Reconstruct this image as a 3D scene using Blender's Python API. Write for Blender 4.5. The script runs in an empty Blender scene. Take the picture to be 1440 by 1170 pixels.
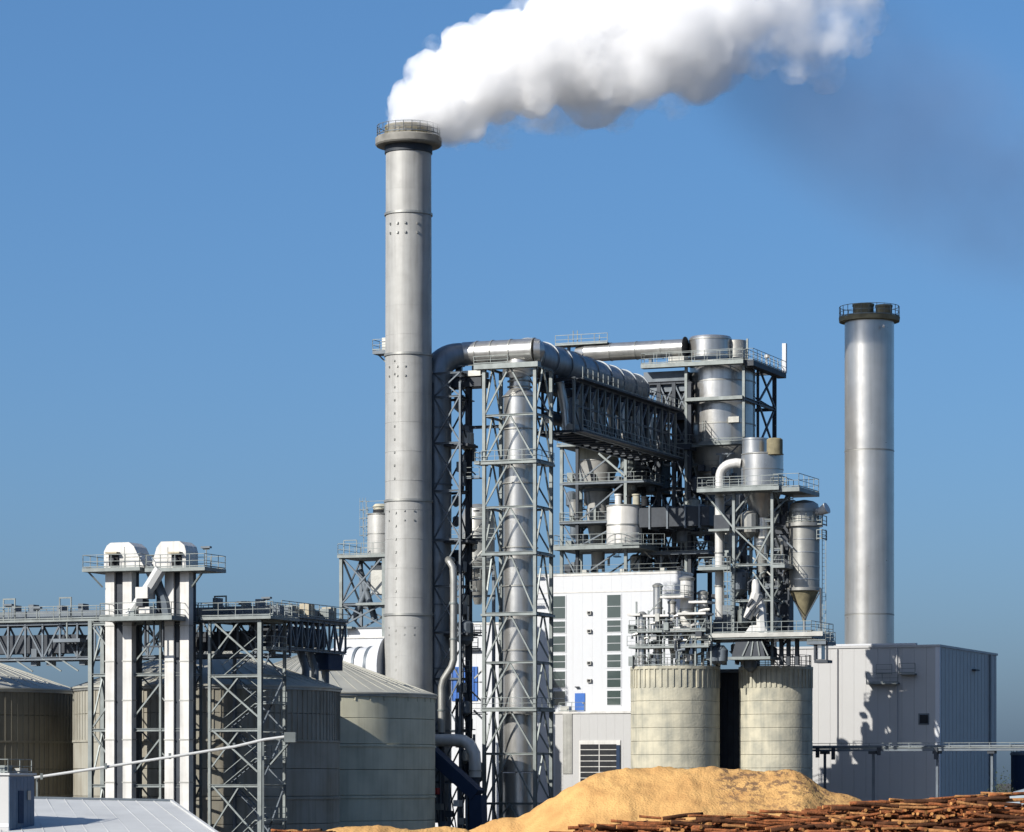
import bpy, bmesh, math, random
from mathutils import Vector, Matrix, noise
random.seed(7)
R = math.radians
# ------------------------------------------------------------------ camera, sky, sun, exposure
F, CX, HOR, CAMZ = 4500.0, 720.0, 1100.0, 6.0
TH = R(22)
sc = bpy.context.scene
cam = bpy.data.cameras.new('camera'); camo = bpy.data.objects.new('camera', cam); sc.collection.objects.link(camo)
camo.location = (0, 0, CAMZ); camo.rotation_euler = (R(90), 0, 0)
cam.sensor_width = 36; cam.lens = F * 36 / 1440; cam.shift_y = (HOR - 585) / 1440
cam.clip_start = 1; cam.clip_end = 20000
sc.camera = camo
SUN_AZ, SUN_EL = R(49.5), R(30)          # sun behind-left of the camera
sdir = Vector((-math.sin(SUN_AZ) * math.cos(SUN_EL), -math.cos(SUN_AZ) * math.cos(SUN_EL), math.sin(SUN_EL)))
w = bpy.data.worlds.new('World'); sc.world = w; w.use_nodes = True
nt = w.node_tree; bg = nt.nodes['Background']
sky = nt.nodes.new('ShaderNodeTexSky'); sky.sky_type = 'NISHITA'; sky.sun_disc = False
sky.sun_elevation = SUN_EL; sky.sun_rotation = math.atan2(sdir.x, sdir.y)
sky.altitude = 0; sky.air_density = 0.8; sky.dust_density = 2.5; sky.ozone_density = 10.0
hs = nt.nodes.new('ShaderNodeHueSaturation'); hs.inputs['Saturation'].default_value = 1.15
gm = nt.nodes.new('ShaderNodeGamma'); gm.inputs[1].default_value = .7
nt.links.new(sky.outputs[0], gm.inputs[0]); nt.links.new(gm.outputs[0], hs.inputs['Color']); nt.links.new(hs.outputs[0], bg.inputs[0]); bg.inputs[1].default_value = 0.143
sl = bpy.data.lights.new('sun', 'SUN'); sl.energy = 5.0; sl.angle = R(0.5); sl.color = (1, .95, .87)
so = bpy.data.objects.new('sun', sl); sc.collection.objects.link(so); so.rotation_euler = sdir.to_track_quat('Z', 'Y').to_euler()
sc.view_settings.view_transform = 'Standard'; sc.view_settings.look = 'None'
sc.view_settings.gamma = 1; sc.view_settings.exposure = 0.62; sc.view_settings.use_curve_mapping = False
sc.render.engine = 'CYCLES'
cy = sc.cycles
cy.use_denoising = True; cy.max_bounces = 14; cy.diffuse_bounces = 3; cy.glossy_bounces = 3
cy.volume_bounces = 12; cy.transparent_max_bounces = 48; cy.volume_step_rate = 1.5; cy.volume_max_steps = 256
cy.use_adaptive_sampling = True; cy.adaptive_threshold = 0.02

# ------------------------------------------------------------------ materials
M = {}
TONE = .70        # keeps every paint and metal at its dull real-world value under the bright exposure
def mat(name, col, rough=.6, metal=0., var=.12, scale=.6, streak=0., bump=0., bscale=6., col2=None, spec=.4, mask_z=None):
    m = bpy.data.materials.new(name); m.use_nodes = True; n = m.node_tree.nodes; l = m.node_tree.links
    b = n['Principled BSDF']; b.inputs['Roughness'].default_value = rough; b.inputs['Metallic'].default_value = metal
    b.inputs['Specular IOR Level'].default_value = spec
    tc = n.new('ShaderNodeNewGeometry'); pos = tc.outputs['Position']
    def nz(sx, sz, det=6, dist=0.):
        mp = n.new('ShaderNodeMapping'); mp.inputs['Scale'].default_value = (sx, sx, sz); l.new(pos, mp.inputs[0])
        t = n.new('ShaderNodeTexNoise'); t.inputs['Scale'].default_value = 1; t.inputs['Detail'].default_value = det
        t.inputs['Distortion'].default_value = dist
        l.new(mp.outputs[0], t.inputs['Vector']); return t.outputs['Fac']
    col = [c * TONE for c in col]; col2 = [c * TONE for c in col2] if col2 else None
    c1 = Vector(col); c2 = Vector(col2) if col2 else c1 * .45
    mix = n.new('ShaderNodeMix'); mix.data_type = 'RGBA'
    mix.inputs['A'].default_value = (*c1, 1); mix.inputs['B'].default_value = (*c2, 1)
    r = n.new('ShaderNodeMapRange'); r.inputs['From Min'].default_value = .35; r.inputs['From Max'].default_value = .75
    r.inputs['To Max'].default_value = min(1, var * 3); l.new(nz(scale, scale), r.inputs['Value'])
    fac = r.outputs[0]
    if streak:
        r2 = n.new('ShaderNodeMapRange'); r2.inputs['From Min'].default_value = .45; r2.inputs['From Max'].default_value = .8
        r2.inputs['To Max'].default_value = streak * 2; l.new(nz(2.2, .12, 5), r2.inputs['Value'])
        a = n.new('ShaderNodeMath'); a.operation = 'ADD'; a.use_clamp = True; l.new(fac, a.inputs[0]); l.new(r2.outputs[0], a.inputs[1]); fac = a.outputs[0]
    l.new(fac, mix.inputs['Factor']); l.new(mix.outputs['Result'], b.inputs['Base Color'])
    rr = n.new('ShaderNodeMapRange'); rr.inputs['To Min'].default_value = rough * .8; rr.inputs['To Max'].default_value = min(1, rough * 1.2)
    l.new(nz(scale * 3, scale * 3), rr.inputs['Value']); l.new(rr.outputs[0], b.inputs['Roughness'])
    if bump:
        bp = n.new('ShaderNodeBump'); bp.inputs['Strength'].default_value = bump; bp.inputs['Distance'].default_value = .1
        l.new(nz(bscale, bscale), bp.inputs['Height']); l.new(bp.outputs[0], b.inputs['Normal'])
    M[name] = m; return m
mat('galv', (.25, .28, .275), .5, .35, .2, 1.2, .1)                     # galvanised structural steel
mat('steel_blue', (.15, .18, .21), .55, .2, .2, 1.)
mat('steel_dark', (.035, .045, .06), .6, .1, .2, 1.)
mat('clad', (.68, .675, .65), .30, .8, .12, .5, .2, .03, .8)        # aluminium cladding
mat('duct_shade', (.30, .33, .36), .45, .7, .2, .5, .2, .15, 1.2)  # darker copy of clad; shade on the ducts is put into the colour
mat('clad_dull', (.45, .45, .42), .45, .6, .15, .5, .15, .15, 1.2)
mat('stack', (.455, .455, .435), .55, .15, .16, .5, .28, .12, 1.5, col2=(.27, .265, .25))
mat('stack2', (.66, .65, .62), .30, .72, .10, .4, .14, .1, 1.)
mat('collar', (.30, .29, .26), .7, .1, .25, 1.)
mat('olive', (.27, .235, .14), .8, 0, .3, 1.5)
mat('concrete', (.58, .54, .41), .9, 0, .26, .8, .35, .3, 5, col2=(.30, .30, .25))
mat('concrete2', (.52, .46, .34), .9, 0, .18, .5, .2, .3, 5, col2=(.30, .27, .2))
mat('silo', (.70, .68, .52), .7, .0, .2, .4, .25, col2=(.40, .39, .30))
mat('silo_shade', (.21, .195, .15), .7, .0, .2, .35, .3, col2=(.11, .10, .075))  # darker copy of silo_brown; the left silo's shade put into its colour
mat('silo_brown', (.37, .36, .305), .7, .0, .2, .35, .3, col2=(.20, .17, .12))
mat('siloroof', (.52, .51, .44), .55, .25, .2, .5, .0, col2=(.33, .33, .3))
mat('white', (.62, .64, .67), .5, 0, .08, .3, .16, col2=(.6, .61, .62))
mat('whitemetal', (.70, .69, .66), .42, .1, .16, .8, .3, col2=(.42, .41, .38))
mat('hall', (.47, .47, .465), .5, .1, .05, .25, .06, col2=(.5, .51, .52))
mat('roofpale', (.60, .61, .60), .7, 0, .22, .35, col2=(.45, .46, .46))
mat('glass', (.06, .085, .08), .12, 0, .1, 1, spec=.8)
mat('blue', (.02, .13, .48), .5, 0, .08, 1)
mat('sheet_shade', (.09, .15, .23), .5, .1, .1, 1)  # shade of the cabin's right side put into the sheet colour
mat('clad_sheet', (.36, .42, .46), .6, 0, .3, .8)
mat('navy', (.02, .042, .09), .7, 0, .1, 1, spec=.2)
mat('dark', (.012, .014, .018), .8, 0, .1, 1)
mat('redpaint', (.4, .03, .03), .5)
mat('ground', (.075, .062, .048), .95, 0, .3, .08, 0, .4, 1.5, col2=(.05, .042, .035))
mat('chips', (.72, .43, .165), 1., 0, .28, .5, 0, 1.0, 6.0, col2=(.44, .235, .09), spec=.05)
mat('bark_dark', (.11, .045, .022), 1., 0, .35, 2.5, 0, .8, 9, col2=(.04, .02, .012), spec=.1)
mat('bark', (.37, .13, .05), 1., 0, .35, 2.5, 0, .8, 9, col2=(.07, .035, .02), spec=.1)
mat('bark_pale', (.46, .23, .09), 1., 0, .3, 2.5, 0, .8, 9, col2=(.16, .07, .03), spec=.1)
mat('cut', (.62, .31, .11), .95, 0, .25, 5, 0, .3, 10, col2=(.33, .15, .05), spec=.1)
mat('leaf', (.05, .075, .035), .9, 0, .3, 2)
# dark bark bits scattered over one flank of the chip heap
def chip_spots(m):
    n = m.node_tree.nodes; l = m.node_tree.links; b = n['Principled BSDF']
    src = b.inputs['Base Color'].links[0].from_socket
    g = n.new('ShaderNodeNewGeometry'); t = n.new('ShaderNodeTexNoise'); t.inputs['Scale'].default_value = 1.5; t.inputs['Detail'].default_value = 8; t.inputs['Roughness'].default_value = .7
    l.new(g.outputs['Position'], t.inputs['Vector'])
    sp = n.new('ShaderNodeSeparateXYZ'); l.new(g.outputs['Position'], sp.inputs[0])
    big = n.new('ShaderNodeTexNoise'); big.inputs['Scale'].default_value = .22; big.inputs['Detail'].default_value = 2; l.new(g.outputs['Position'], big.inputs['Vector'])
    rx = n.new('ShaderNodeMapRange'); rx.inputs['From Min'].default_value = 14.2; rx.inputs['From Max'].default_value = 16; rx.interpolation_type = 'SMOOTHSTEP'; l.new(sp.outputs[0], rx.inputs['Value'])
    rb = n.new('ShaderNodeMapRange'); rb.inputs['From Min'].default_value = .3; rb.inputs['From Max'].default_value = .5; l.new(big.outputs[0], rb.inputs['Value'])
    rt = n.new('ShaderNodeMapRange'); rt.inputs['From Min'].default_value = .49; rt.inputs['From Max'].default_value = .56; rt.inputs['To Max'].default_value = .9; l.new(t.outputs[0], rt.inputs['Value'])
    a = n.new('ShaderNodeMath'); a.operation = 'MULTIPLY'; l.new(rx.outputs[0], a.inputs[0]); l.new(rt.outputs[0], a.inputs[1])
    c = n.new('ShaderNodeMath'); c.operation = 'MULTIPLY'; l.new(a.outputs[0], c.inputs[0]); l.new(rb.outputs[0], c.inputs[1])
    mx = n.new('ShaderNodeMix'); mx.data_type = 'RGBA'; mx.inputs['B'].default_value = (.13, .08, .05, 1)
    l.new(c.outputs[0], mx.inputs['Factor']); l.new(src, mx.inputs['A']); l.new(mx.outputs['Result'], b.inputs['Base Color'])
chip_spots(M['chips'])

# ------------------------------------------------------------------ helpers
C = sc.collection
_unit = {}
def unit(kind, m):
    k = (kind, m)
    if k in _unit: return _unit[k]
    me = bpy.data.meshes.new(kind)
    if kind == 'box': prof = [(-.5, -.5), (.5, -.5), (.5, .5), (-.5, .5)]
    elif kind == 'ibeam':
        f, wb = .34, .1
        prof = [(-.5, -.5), (.5, -.5), (.5, -f), (wb, -f), (wb, f), (.5, f), (.5, .5), (-.5, .5), (-.5, f), (-wb, f), (-wb, -f), (-.5, -f)]
    elif kind == 'rod': prof = [(.5 * math.cos(a * math.pi / 5), .5 * math.sin(a * math.pi / 5)) for a in range(10)]
    k2 = len(prof)
    vs = [(x, y, 0) for x, y in prof] + [(x, y, 1) for x, y in prof]
    fs = [(i, (i + 1) % k2, (i + 1) % k2 + k2, i + k2) for i in range(k2)] + [tuple(range(k2 - 1, -1, -1)), tuple(range(k2, 2 * k2))]
    me.from_pydata(vs, [], fs); me.materials.append(M[m]); _unit[k] = me
    if kind == 'rod':
        for p in me.polygons[:-2]: p.use_smooth = True
    return me
def mesh(name, vs, fs, m, smooth=False):
    me = bpy.data.meshes.new(name); me.from_pydata(vs, [], fs); me.materials.append(M[m])
    if smooth: me.shade_smooth()
    return me
def px2x(px, Y): return (px - CX) / F * Y
def py2z(py, Y): return CAMZ + (HOR - py) / F * Y

def rail_geo(pts, h=1.05, t=.045, step=1.5, closed=False):
    vs, fs = [], []
    def bar(a, b, t):
        a = Vector(a); b = Vector(b); d = (b - a)
        if d.length < 1e-4: return
        q = d.to_track_quat('Z', 'Y').to_matrix(); k = len(vs)
        for base in (a, b):
            for x, y in ((-1, -1), (1, -1), (1, 1), (-1, 1)): vs.append(base + q @ Vector((x * t / 2, y * t / 2, 0)))
        for i in range(4): fs.append((k + i, k + (i + 1) % 4, k + 4 + (i + 1) % 4, k + 4 + i))
        fs.append((k, k + 3, k + 2, k + 1)); fs.append((k + 4, k + 5, k + 6, k + 7))
    P = [Vector(p) for p in pts]
    if closed: P.append(P[0])
    for a, b in zip(P, P[1:]):
        up = Vector((0, 0, h)); bar(a + up, b + up, t); bar(a + up * .5, b + up * .5, t * .8)
        bar(a + Vector((0, 0, .1)), b + Vector((0, 0, .1)), t * 1.6)
        nn = max(1, round((b - a).length / step))
        for i in range(nn + 1):
            p = a.lerp(b, i / nn); bar(p, p + up, t)
    return vs, fs

class T:
    def __init__(s, name, label, cat, px, Y, rot=None, group=None, z=0.):
        s.X, s.Y, s.Z = px2x(px, Y), Y, z
        s.rot = -TH if rot is None else rot
        o = bpy.data.objects.new(name, None); C.objects.link(o); o.location = (s.X, s.Y, z); o.rotation_euler = (0, 0, s.rot)
        o.empty_display_size = .5
        o['label'] = label; o['category'] = cat
        if group: o['group'] = group
        s.o = o; s.c, s.s = math.cos(s.rot), math.sin(s.rot)
    def x(s, px, ly=0.):           # local x that shows at column px, at local depth ly
        k = (px - CX) / F; ax = s.X - ly * s.s; ay = s.Y + ly * s.c
        return (k * ay - ax) / (s.c - k * s.s)
    def z(s, py, lx=0., ly=0.):
        return CAMZ + (HOR - py) / F * (s.Y + lx * s.s + ly * s.c) - s.Z
    def obj(s, name, me, loc=(0, 0, 0), rot=None, scale=None, parent=None, label=None, kind=None):
        o = bpy.data.objects.new(name, me); C.objects.link(o); o.parent = parent or s.o; o.location = loc
        if rot is not None: o.rotation_mode = 'QUATERNION'; o.rotation_quaternion = rot
        if scale: o.scale = scale
        if label: o['label'] = label
        if kind: o['kind'] = kind
        return o
    def bar(s, name, a, b, w, m='galv', d=None, prof='ibeam', parent=None):
        a = Vector(a); b = Vector(b); v = b - a
        if abs(v.x) < 1e-3 and abs(v.y) < 1e-3: q = Matrix(((1, 0, 0), (0, 1, 0), (0, 0, 1))).to_quaternion() if v.z > 0 else v.to_track_quat('Z', 'Y')
        else: q = v.to_track_quat('Z', 'Y')
        return s.obj(name, unit(prof, m), a, q, (w, d or w, v.length), parent)
    def box(s, name, x0, x1, y0, y1, z0, z1, m, parent=None, label=None):
        cx, cy_ = (x0 + x1) / 2, (y0 + y1) / 2
        vs = [(x - cx, y - cy_, z - z0) for z in (z0, z1) for x, y in ((x0, y0), (x1, y0), (x1, y1), (x0, y1))]
        fs = [(3, 2, 1, 0), (4, 5, 6, 7), (0, 1, 5, 4), (1, 2, 6, 5), (2, 3, 7, 6), (3, 0, 4, 7)]
        loc = (cx, cy_, z0)
        if parent is not None and parent is not s.o: loc = (cx - parent.location.x, cy_ - parent.location.y, z0 - parent.location.z)
        return s.obj(name, mesh(name, vs, fs, m), loc, parent=parent, label=label)
    def prism(s, name, prof, y0, y1, m, parent=None):      # prof in (x, z), extruded along y
        k = len(prof); vs = [(x, y0, z) for x, z in prof] + [(x, y1, z) for x, z in prof]
        fs = [(i, (i + 1) % k, (i + 1) % k + k, i + k) for i in range(k)] + [tuple(range(k - 1, -1, -1)), tuple(range(k, 2 * k))]
        me = mesh(name, vs, fs, m); bm = bmesh.new(); bm.from_mesh(me); bmesh.ops.recalc_face_normals(bm, faces=bm.faces); bm.to_mesh(me); bm.free()
        return s.obj(name, me, parent=parent)
    def lathe(s, name, prof, m, cx=0., cyy=0., n=48, parent=None, smooth=True, label=None):
        z0 = prof[0][1]; vs, fs = [], []
        for r, z in prof:
            for i in range(n):
                a = 2 * math.pi * i / n; vs.append((r * math.cos(a), r * math.sin(a), z - z0))
        for j in range(len(prof) - 1):
            for i in range(n):
                fs.append((j * n + i, j * n + (i + 1) % n, (j + 1) * n + (i + 1) % n, (j + 1) * n + i))
        fs.append(tuple(range(n - 1, -1, -1))); k = (len(prof) - 1) * n; fs.append(tuple(range(k, k + n)))
        me = mesh(name, vs, fs, m)
        if smooth: me.shade_smooth(); me.set_sharp_from_angle(angle=R(28))
        loc = (cx, cyy, z0)
        if parent is not None and parent is not s.o: loc = (cx - parent.location.x, cyy - parent.location.y, z0 - parent.location.z)
        return s.obj(name, me, loc, parent=parent, label=label)
    def tube(s, name, pts, r, m, n=16, parent=None, label=None, cap=True):
        P = [Vector(p) for p in pts]; vs, fs = [], []
        rs = r if isinstance(r, (list, tuple)) else [r] * len(P)
        up = Vector((0, 0, 1)); prev = None
        for i, p in enumerate(P):
            d = (P[min(i + 1, len(P) - 1)] - P[max(i - 1, 0)]).normalized()
            if prev is None:
                ref = Vector((0, 0, 1)) if abs(d.z) < .9 else Vector((0, 1, 0)); u = ref.cross(d).normalized()
            else: u = (prev - d * prev.dot(d)).normalized()
            prev = u; v2 = d.cross(u)
            for k in range(n):
                a = 2 * math.pi * k / n; vs.append(p + (u * math.cos(a) + v2 * math.sin(a)) * rs[i] - P[0])
        for j in range(len(P) - 1):
            for k in range(n): fs.append((j * n + k, j * n + (k + 1) % n, (j + 1) * n + (k + 1) % n, (j + 1) * n + k))
        if cap: fs.append(tuple(range(n - 1, -1, -1))); q = (len(P) - 1) * n; fs.append(tuple(range(q, q + n)))
        me = mesh(name, vs, fs, m); me.shade_smooth(); me.set_sharp_from_angle(angle=R(40))
        loc = P[0]
        if parent is not None and parent is not s.o: loc = P[0] - parent.location
        return s.obj(name, me, loc, parent=parent, label=label)
    def rail(s, pts, h=1.05, t=.05, step=1.5, closed=False, m='galv', parent=None):
        vs, fs = rail_geo(pts, h, t, step, closed); return s.obj('railing', mesh('railing', vs, fs, m), parent=parent)
    def platform(s, x0, x1, y0, y1, z, m='galv', th=.22, rail=True, sides='FRBL', h=1.05):
        p = s.box('platform', x0, x1, y0, y1, z - th, z, m)
        if rail:
            e = .06; c = [(x0 + e, y0 + e, z), (x1 - e, y0 + e, z), (x1 - e, y1 - e, z), (x0 + e, y1 - e, z)]
            s.rail(c, h=h, closed=True)
        return p
    def ladder(s, x, y, z0, z1, wd=.45, m='galv', cage=True, ax='x'):
        vs, fs = [], []
        def add(x0, x1, y0, y1, a, b):
            k = len(vs)
            for z in (a, b):
                for xx, yy in ((x0, y0), (x1, y0), (x1, y1), (x0, y1)):
                    vs.append((x + (xx if ax == 'x' else yy), y + (yy if ax == 'x' else xx), z))
            fs.extend([(k + 3, k + 2, k + 1, k), (k + 4, k + 5, k + 6, k + 7)] + [(k + i, k + (i + 1) % 4, k + 4 + (i + 1) % 4, k + 4 + i) for i in range(4)])
        add(-wd / 2, -wd / 2 + .05, 0, .05, z0, z1); add(wd / 2 - .05, wd / 2, 0, .05, z0, z1)
        z = z0 + .15
        while z < z1: add(-wd / 2, wd / 2, .01, .04, z, z + .035); z += .4
        if cage:
            z = z0 + 2.2
            while z < z1 + .9:
                add(-wd / 2 - .12, wd / 2 + .12, -.7, -.66, z, z + .06); add(-wd / 2 - .14, -wd / 2 - .1, -.68, .05, z, z + .06); add(wd / 2 + .1, wd / 2 + .14, -.68, .05, z, z + .06); z += .9
            for q in (-wd / 2 - .1, 0, wd / 2 + .08): add(q, q + .035, -.72, -.69, z0 + 2.2, z1 + .9)
        return s.obj('ladder', mesh('ladder', vs, fs, m))

def arc(c, a, b, n=8):      # quarter bend centre c, from c+a to c+b
    c = Vector(c); a = Vector(a); b = Vector(b)
    return [c + a * math.cos(t * math.pi / 2 / n) + b * math.sin(t * math.pi / 2 / n) for t in range(n + 1)]

def lattice(t, x0, x1, y0, y1, zs, m='galv', pw=.3, bw=.22, br=.13, style='K', faces='FRBL', posts=True, sub=1):
    if posts:
        for x in (x0, x1):
            for y in (y0, y1): t.bar('post', (x, y, zs[0]), (x, y, zs[-1]), pw, m)
    cor = {'F': ((x0, y0), (x1, y0)), 'B': ((x0, y1), (x1, y1)), 'L': ((x0, y0), (x0, y1)), 'R': ((x1, y0), (x1, y1))}
    for f in faces:
        (ax, ay), (bx, by) = cor[f]
        for i, z in enumerate(zs[1:]): t.bar('beam', (ax, ay, z), (bx, by, z), bw, m)
        for i in range(len(zs) - 1):
            za, zb = zs[i], zs[i + 1]
            for k in range(sub):
                a = za + (zb - za) * k / sub; b = za + (zb - za) * (k + 1) / sub
                mx, my = (ax + bx) / 2, (ay + by) / 2
                if style == 'K': L = [((ax, ay, a), (mx, my, b)), ((bx, by, a), (mx, my, b))]
                elif style == 'X': L = [((ax, ay, a), (bx, by, b)), ((bx, by, a), (ax, ay, b))]
                elif style == 'Z': L = [((ax, ay, a), (bx, by, b))] if (i * sub + k) % 2 else [((bx, by, a), (ax, ay, b))]
                else: L = []
                for q, (p1, p2) in enumerate(L):
                    off = Vector((0, .04 * (q * 2 - 1), 0)) if f in 'FB' else Vector((.04 * (q * 2 - 1), 0, 0))
                    t.bar('brace', Vector(p1) + off, Vector(p2) + off, br, m, prof='box')

def rings(t, name, zlist, r, m, cx=0, cyy=0, h=.16, p=.07, parent=None, n=48):
    for z in zlist: t.lathe(name, [(r - .05, z), (r + p, z + .01), (r + p, z + h), (r - .05, z + h + .01)], m, cx, cyy, n, parent=parent)


def clutter(t, pxa, pxb, pya, pyb, y0, y1, n, seed, mats):
    rnd = random.Random(seed)
    for i in range(n):
        px = rnd.uniform(pxa, pxb); y = rnd.uniform(y0, y1); py = rnd.uniform(pya, pyb); k = i % 4
        if k == 0: l = rnd.uniform(12, 45); t.tube('service_pipe', [(t.x(px, y), y, t.z(min(py + l, pyb + 5), 0, y)), (t.x(px, y), y, t.z(py, 0, y))], rnd.uniform(.1, .3), rnd.choice(mats), 8)
        elif k == 1: q = rnd.uniform(8, 28); t.bar('strut', (t.x(px, y), y, t.z(py, 0, y)), (t.x(px + q, y), y, t.z(py + rnd.choice((-q, q, 0)), 0, y)), rnd.uniform(.1, .18), rnd.choice(mats), prof='box')
        elif k == 2: x = t.x(px, y); l = rnd.uniform(8, 22); z = t.z(py, 0, y); t.rail([(x, y, z), (t.x(px + l, y), y, z)], h=1.0); t.box('grating', x, t.x(px + l, y), y, y + .8, z - .12, z - .01, 'steel_blue')
        else: x = t.x(px, y); z = t.z(py, 0, y); s1 = rnd.uniform(.3, .9); t.lathe('vessel', [(s1 * .3, z - s1 * 1.6), (s1, z - s1), (s1, z + s1), (s1 * .5, z + s1 * 1.4)], rnd.choice(mats), x, y, 12)

# ------------------------------------------------------------------ ground
def ground():
    me = mesh('ground', [(-6000, -300, 0), (6000, -300, 0), (6000, 12000, 0), (-6000, 12000, 0)], [(0, 1, 2, 3)], 'ground')
    o = bpy.data.objects.new('ground', me); C.objects.link(o); o['kind'] = 'structure'; o['label'] = 'bare brown yard ground'
ground()

# ------------------------------------------------------------------ tall chimney
def chimney_one():
    t = T('tall_chimney', 'tall pale grey chimney giving off thick white steam, behind the grain silos', 'chimney', 574.5, 319)
    s = F / 319; r = 32.6 / s
    z = t.z
    cuts = [0, z(865), z(705), z(500), z(302), z(192)]
    rr = [r * 1.06, r * 1.03, r * 1.01, r, r * .985, r * .975]
    for i in range(5):
        t.lathe('shaft_section', [(rr[i], cuts[i]), (rr[i + 1] + .01, cuts[i + 1] - .05)], 'stack', n=72)
        if i < 4: t.lathe('flange', [(rr[i + 1] - .1, cuts[i + 1] - .14), (rr[i + 1] + .13, cuts[i + 1] - .13), (rr[i + 1] + .13, cuts[i + 1] + .1), (rr[i + 1] - .1, cuts[i + 1] + .11)], 'clad_dull', n=72)
    # head: dark band painted as the ring's shadow, bright platform rim, dark lip
    t.lathe('ring_shadow', [(r * .99, z(217)), (r * 1.03, z(216.5)), (r * 1.03, z(206))], 'steel_dark', n=72)
    t.lathe('head_ring', [(r * 1.0, z(206.5)), (r * 1.38, z(206)), (r * 1.43, z(204)), (r * 1.43, z(195)), (r * 1.38, z(193.5)), (r * .9, z(193))], 'collar', n=72)
    t.lathe('lip', [(r * .98, z(192)), (r * 1.0, z(180.5)), (r * 1.03, z(180.4)), (r * 1.03, z(178)), (r * .9, z(177.8)), (r * .88, z(188))], 'olive', n=72)
    t.lathe('flue_mouth', [(r * .86, z(189)), (r * .86, z(184))], 'dark', n=48)
    for a in range(24):
        th = a * math.pi / 12; t.box('stiffener', r * 1.0 * math.cos(th) - .05, r * 1.0 * math.cos(th) + .05, r * 1.02 * math.sin(th) - .05, r * 1.02 * math.sin(th) + .05, z(191), z(182), 'olive')
    R2 = r * 1.36
    t.rail([(R2 * math.cos(a * math.pi / 12), R2 * math.sin(a * math.pi / 12), z(192)) for a in range(24)], h=1.0, t=.055, closed=True, step=9, m='steel_blue')
    zz = 4.0
    while zz < cuts[-1] - 1:
        if all(abs(zz - c) > 1 for c in cuts): rk = rr[0] + (rr[-1] - rr[0]) * zz / cuts[-1]; t.lathe('weld_seam', [(rk * .98, zz), (rk * 1.0 + .012, zz + .01), (rk * 1.0 + .012, zz + .05), (rk * .98, zz + .06)], 'stack', n=72)
        zz += 2.9
    # bolts and lifting lugs in rows
    lug = unit('box', 'clad_dull')
    def lugat(px, py, sx=.22, sz=.26):
        sx *= .72; sz *= .8
        u = (px - 574.5) / 32.6
        if abs(u) > .97: return
        a = math.asin(u); q = t.c, t.s
        wx, wy = (r * 1.02) * math.sin(a), -(r * 1.02) * math.cos(a)
        lx = wx * t.c + wy * t.s; ly = -wx * t.s + wy * t.c
        t.obj('lug', lug, (lx, ly, z(py)), Matrix.Rotation(a - t.rot, 3, 'Z').to_quaternion(), (sx, .16, sz))
    py = 512
    while py < 690: lugat(556, py, .2, .22); py += 18.3
    py = 725
    while py < 955:
        if not 855 < py < 875: lugat(558, py, .22, .26)
        py += 18.3
    for py in (320, 333): [lugat(x, py) for x in (550, 560, 571, 588)]
    for py in (520, 533): [lugat(x, py, .18, .2) for x in (549, 560, 571)]
    for py in (722, 735, 885, 895): [lugat(x, py, .16, .18) for x in (549, 570, 583)]
    # small side platform
    xa, xb = t.x(529), t.x(549)
    t.box('side_platform', xa, xb, -.9, .9, z(497), z(492), 'steel_blue')
    t.rail([(xb, -.85, z(492)), (xa, -.85, z(492)), (xa, .85, z(492)), (xb, .85, z(492))], h=1.1)
    t.box('instrument_box', t.x(540), t.x(548), -.5, .5, z(492), z(474), 'clad_dull')
    t.bar('bracket', (xa + .2, 0, z(496)), (t.x(547), 0, z(512)), .12, 'galv')
chimney_one()

def chimney_two():
    t = T('steel_chimney', 'smooth shiny steel chimney without smoke, rising behind the pale hall', 'chimney', 1222.5, 340)
    z = t.z; r = 34.6 * 340 / F
    for a, b in ((1190, 866), (864, 636), (634, 452)): t.lathe('shaft_section', [(r, z(a)), (r, z(b))], 'stack2', n=96)
    for p in (865, 635): t.lathe('seam', [(r - .1, z(p + 1)), (r + .025, z(p + .9)), (r + .025, z(p - .6)), (r - .1, z(p - .7))], 'clad_dull', n=96)
    t.lathe('deck', [(r * .9, z(454)), (r * 1.22, z(453)), (r * 1.24, z(447)), (r * .9, z(446.5))], 'olive', n=48)
    t.lathe('crown_ring', [(r * .9, z(449)), (r * .92, z(444))], 'olive', n=48)
    for px, w_, top in ((1214, 14.5, 428), (1243, 11.5, 431)):
        lx = t.x(px, -.3); rr = w_ / F * 340
        t.lathe('flue', [(rr, z(446)), (rr, z(top + 3)), (rr * 1.06, z(top + 3)), (rr * 1.06, z(top)), (rr * .8, z(top)), (rr * .8, z(top + 6))], 'olive', lx, -.3, n=24)
    R2 = r * 1.21
    t.rail([(R2 * math.cos(a * math.pi / 12), R2 * math.sin(a * math.pi / 12), z(447)) for a in range(24)], h=1.15, t=.055, closed=True, step=9)
    t.lathe('warning_lamp', [(.12, z(466)), (.16, z(464)), (.1, z(462))], 'whitemetal', t.x(1243, -2.2), -2.25, n=12)
chimney_two()

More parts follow.
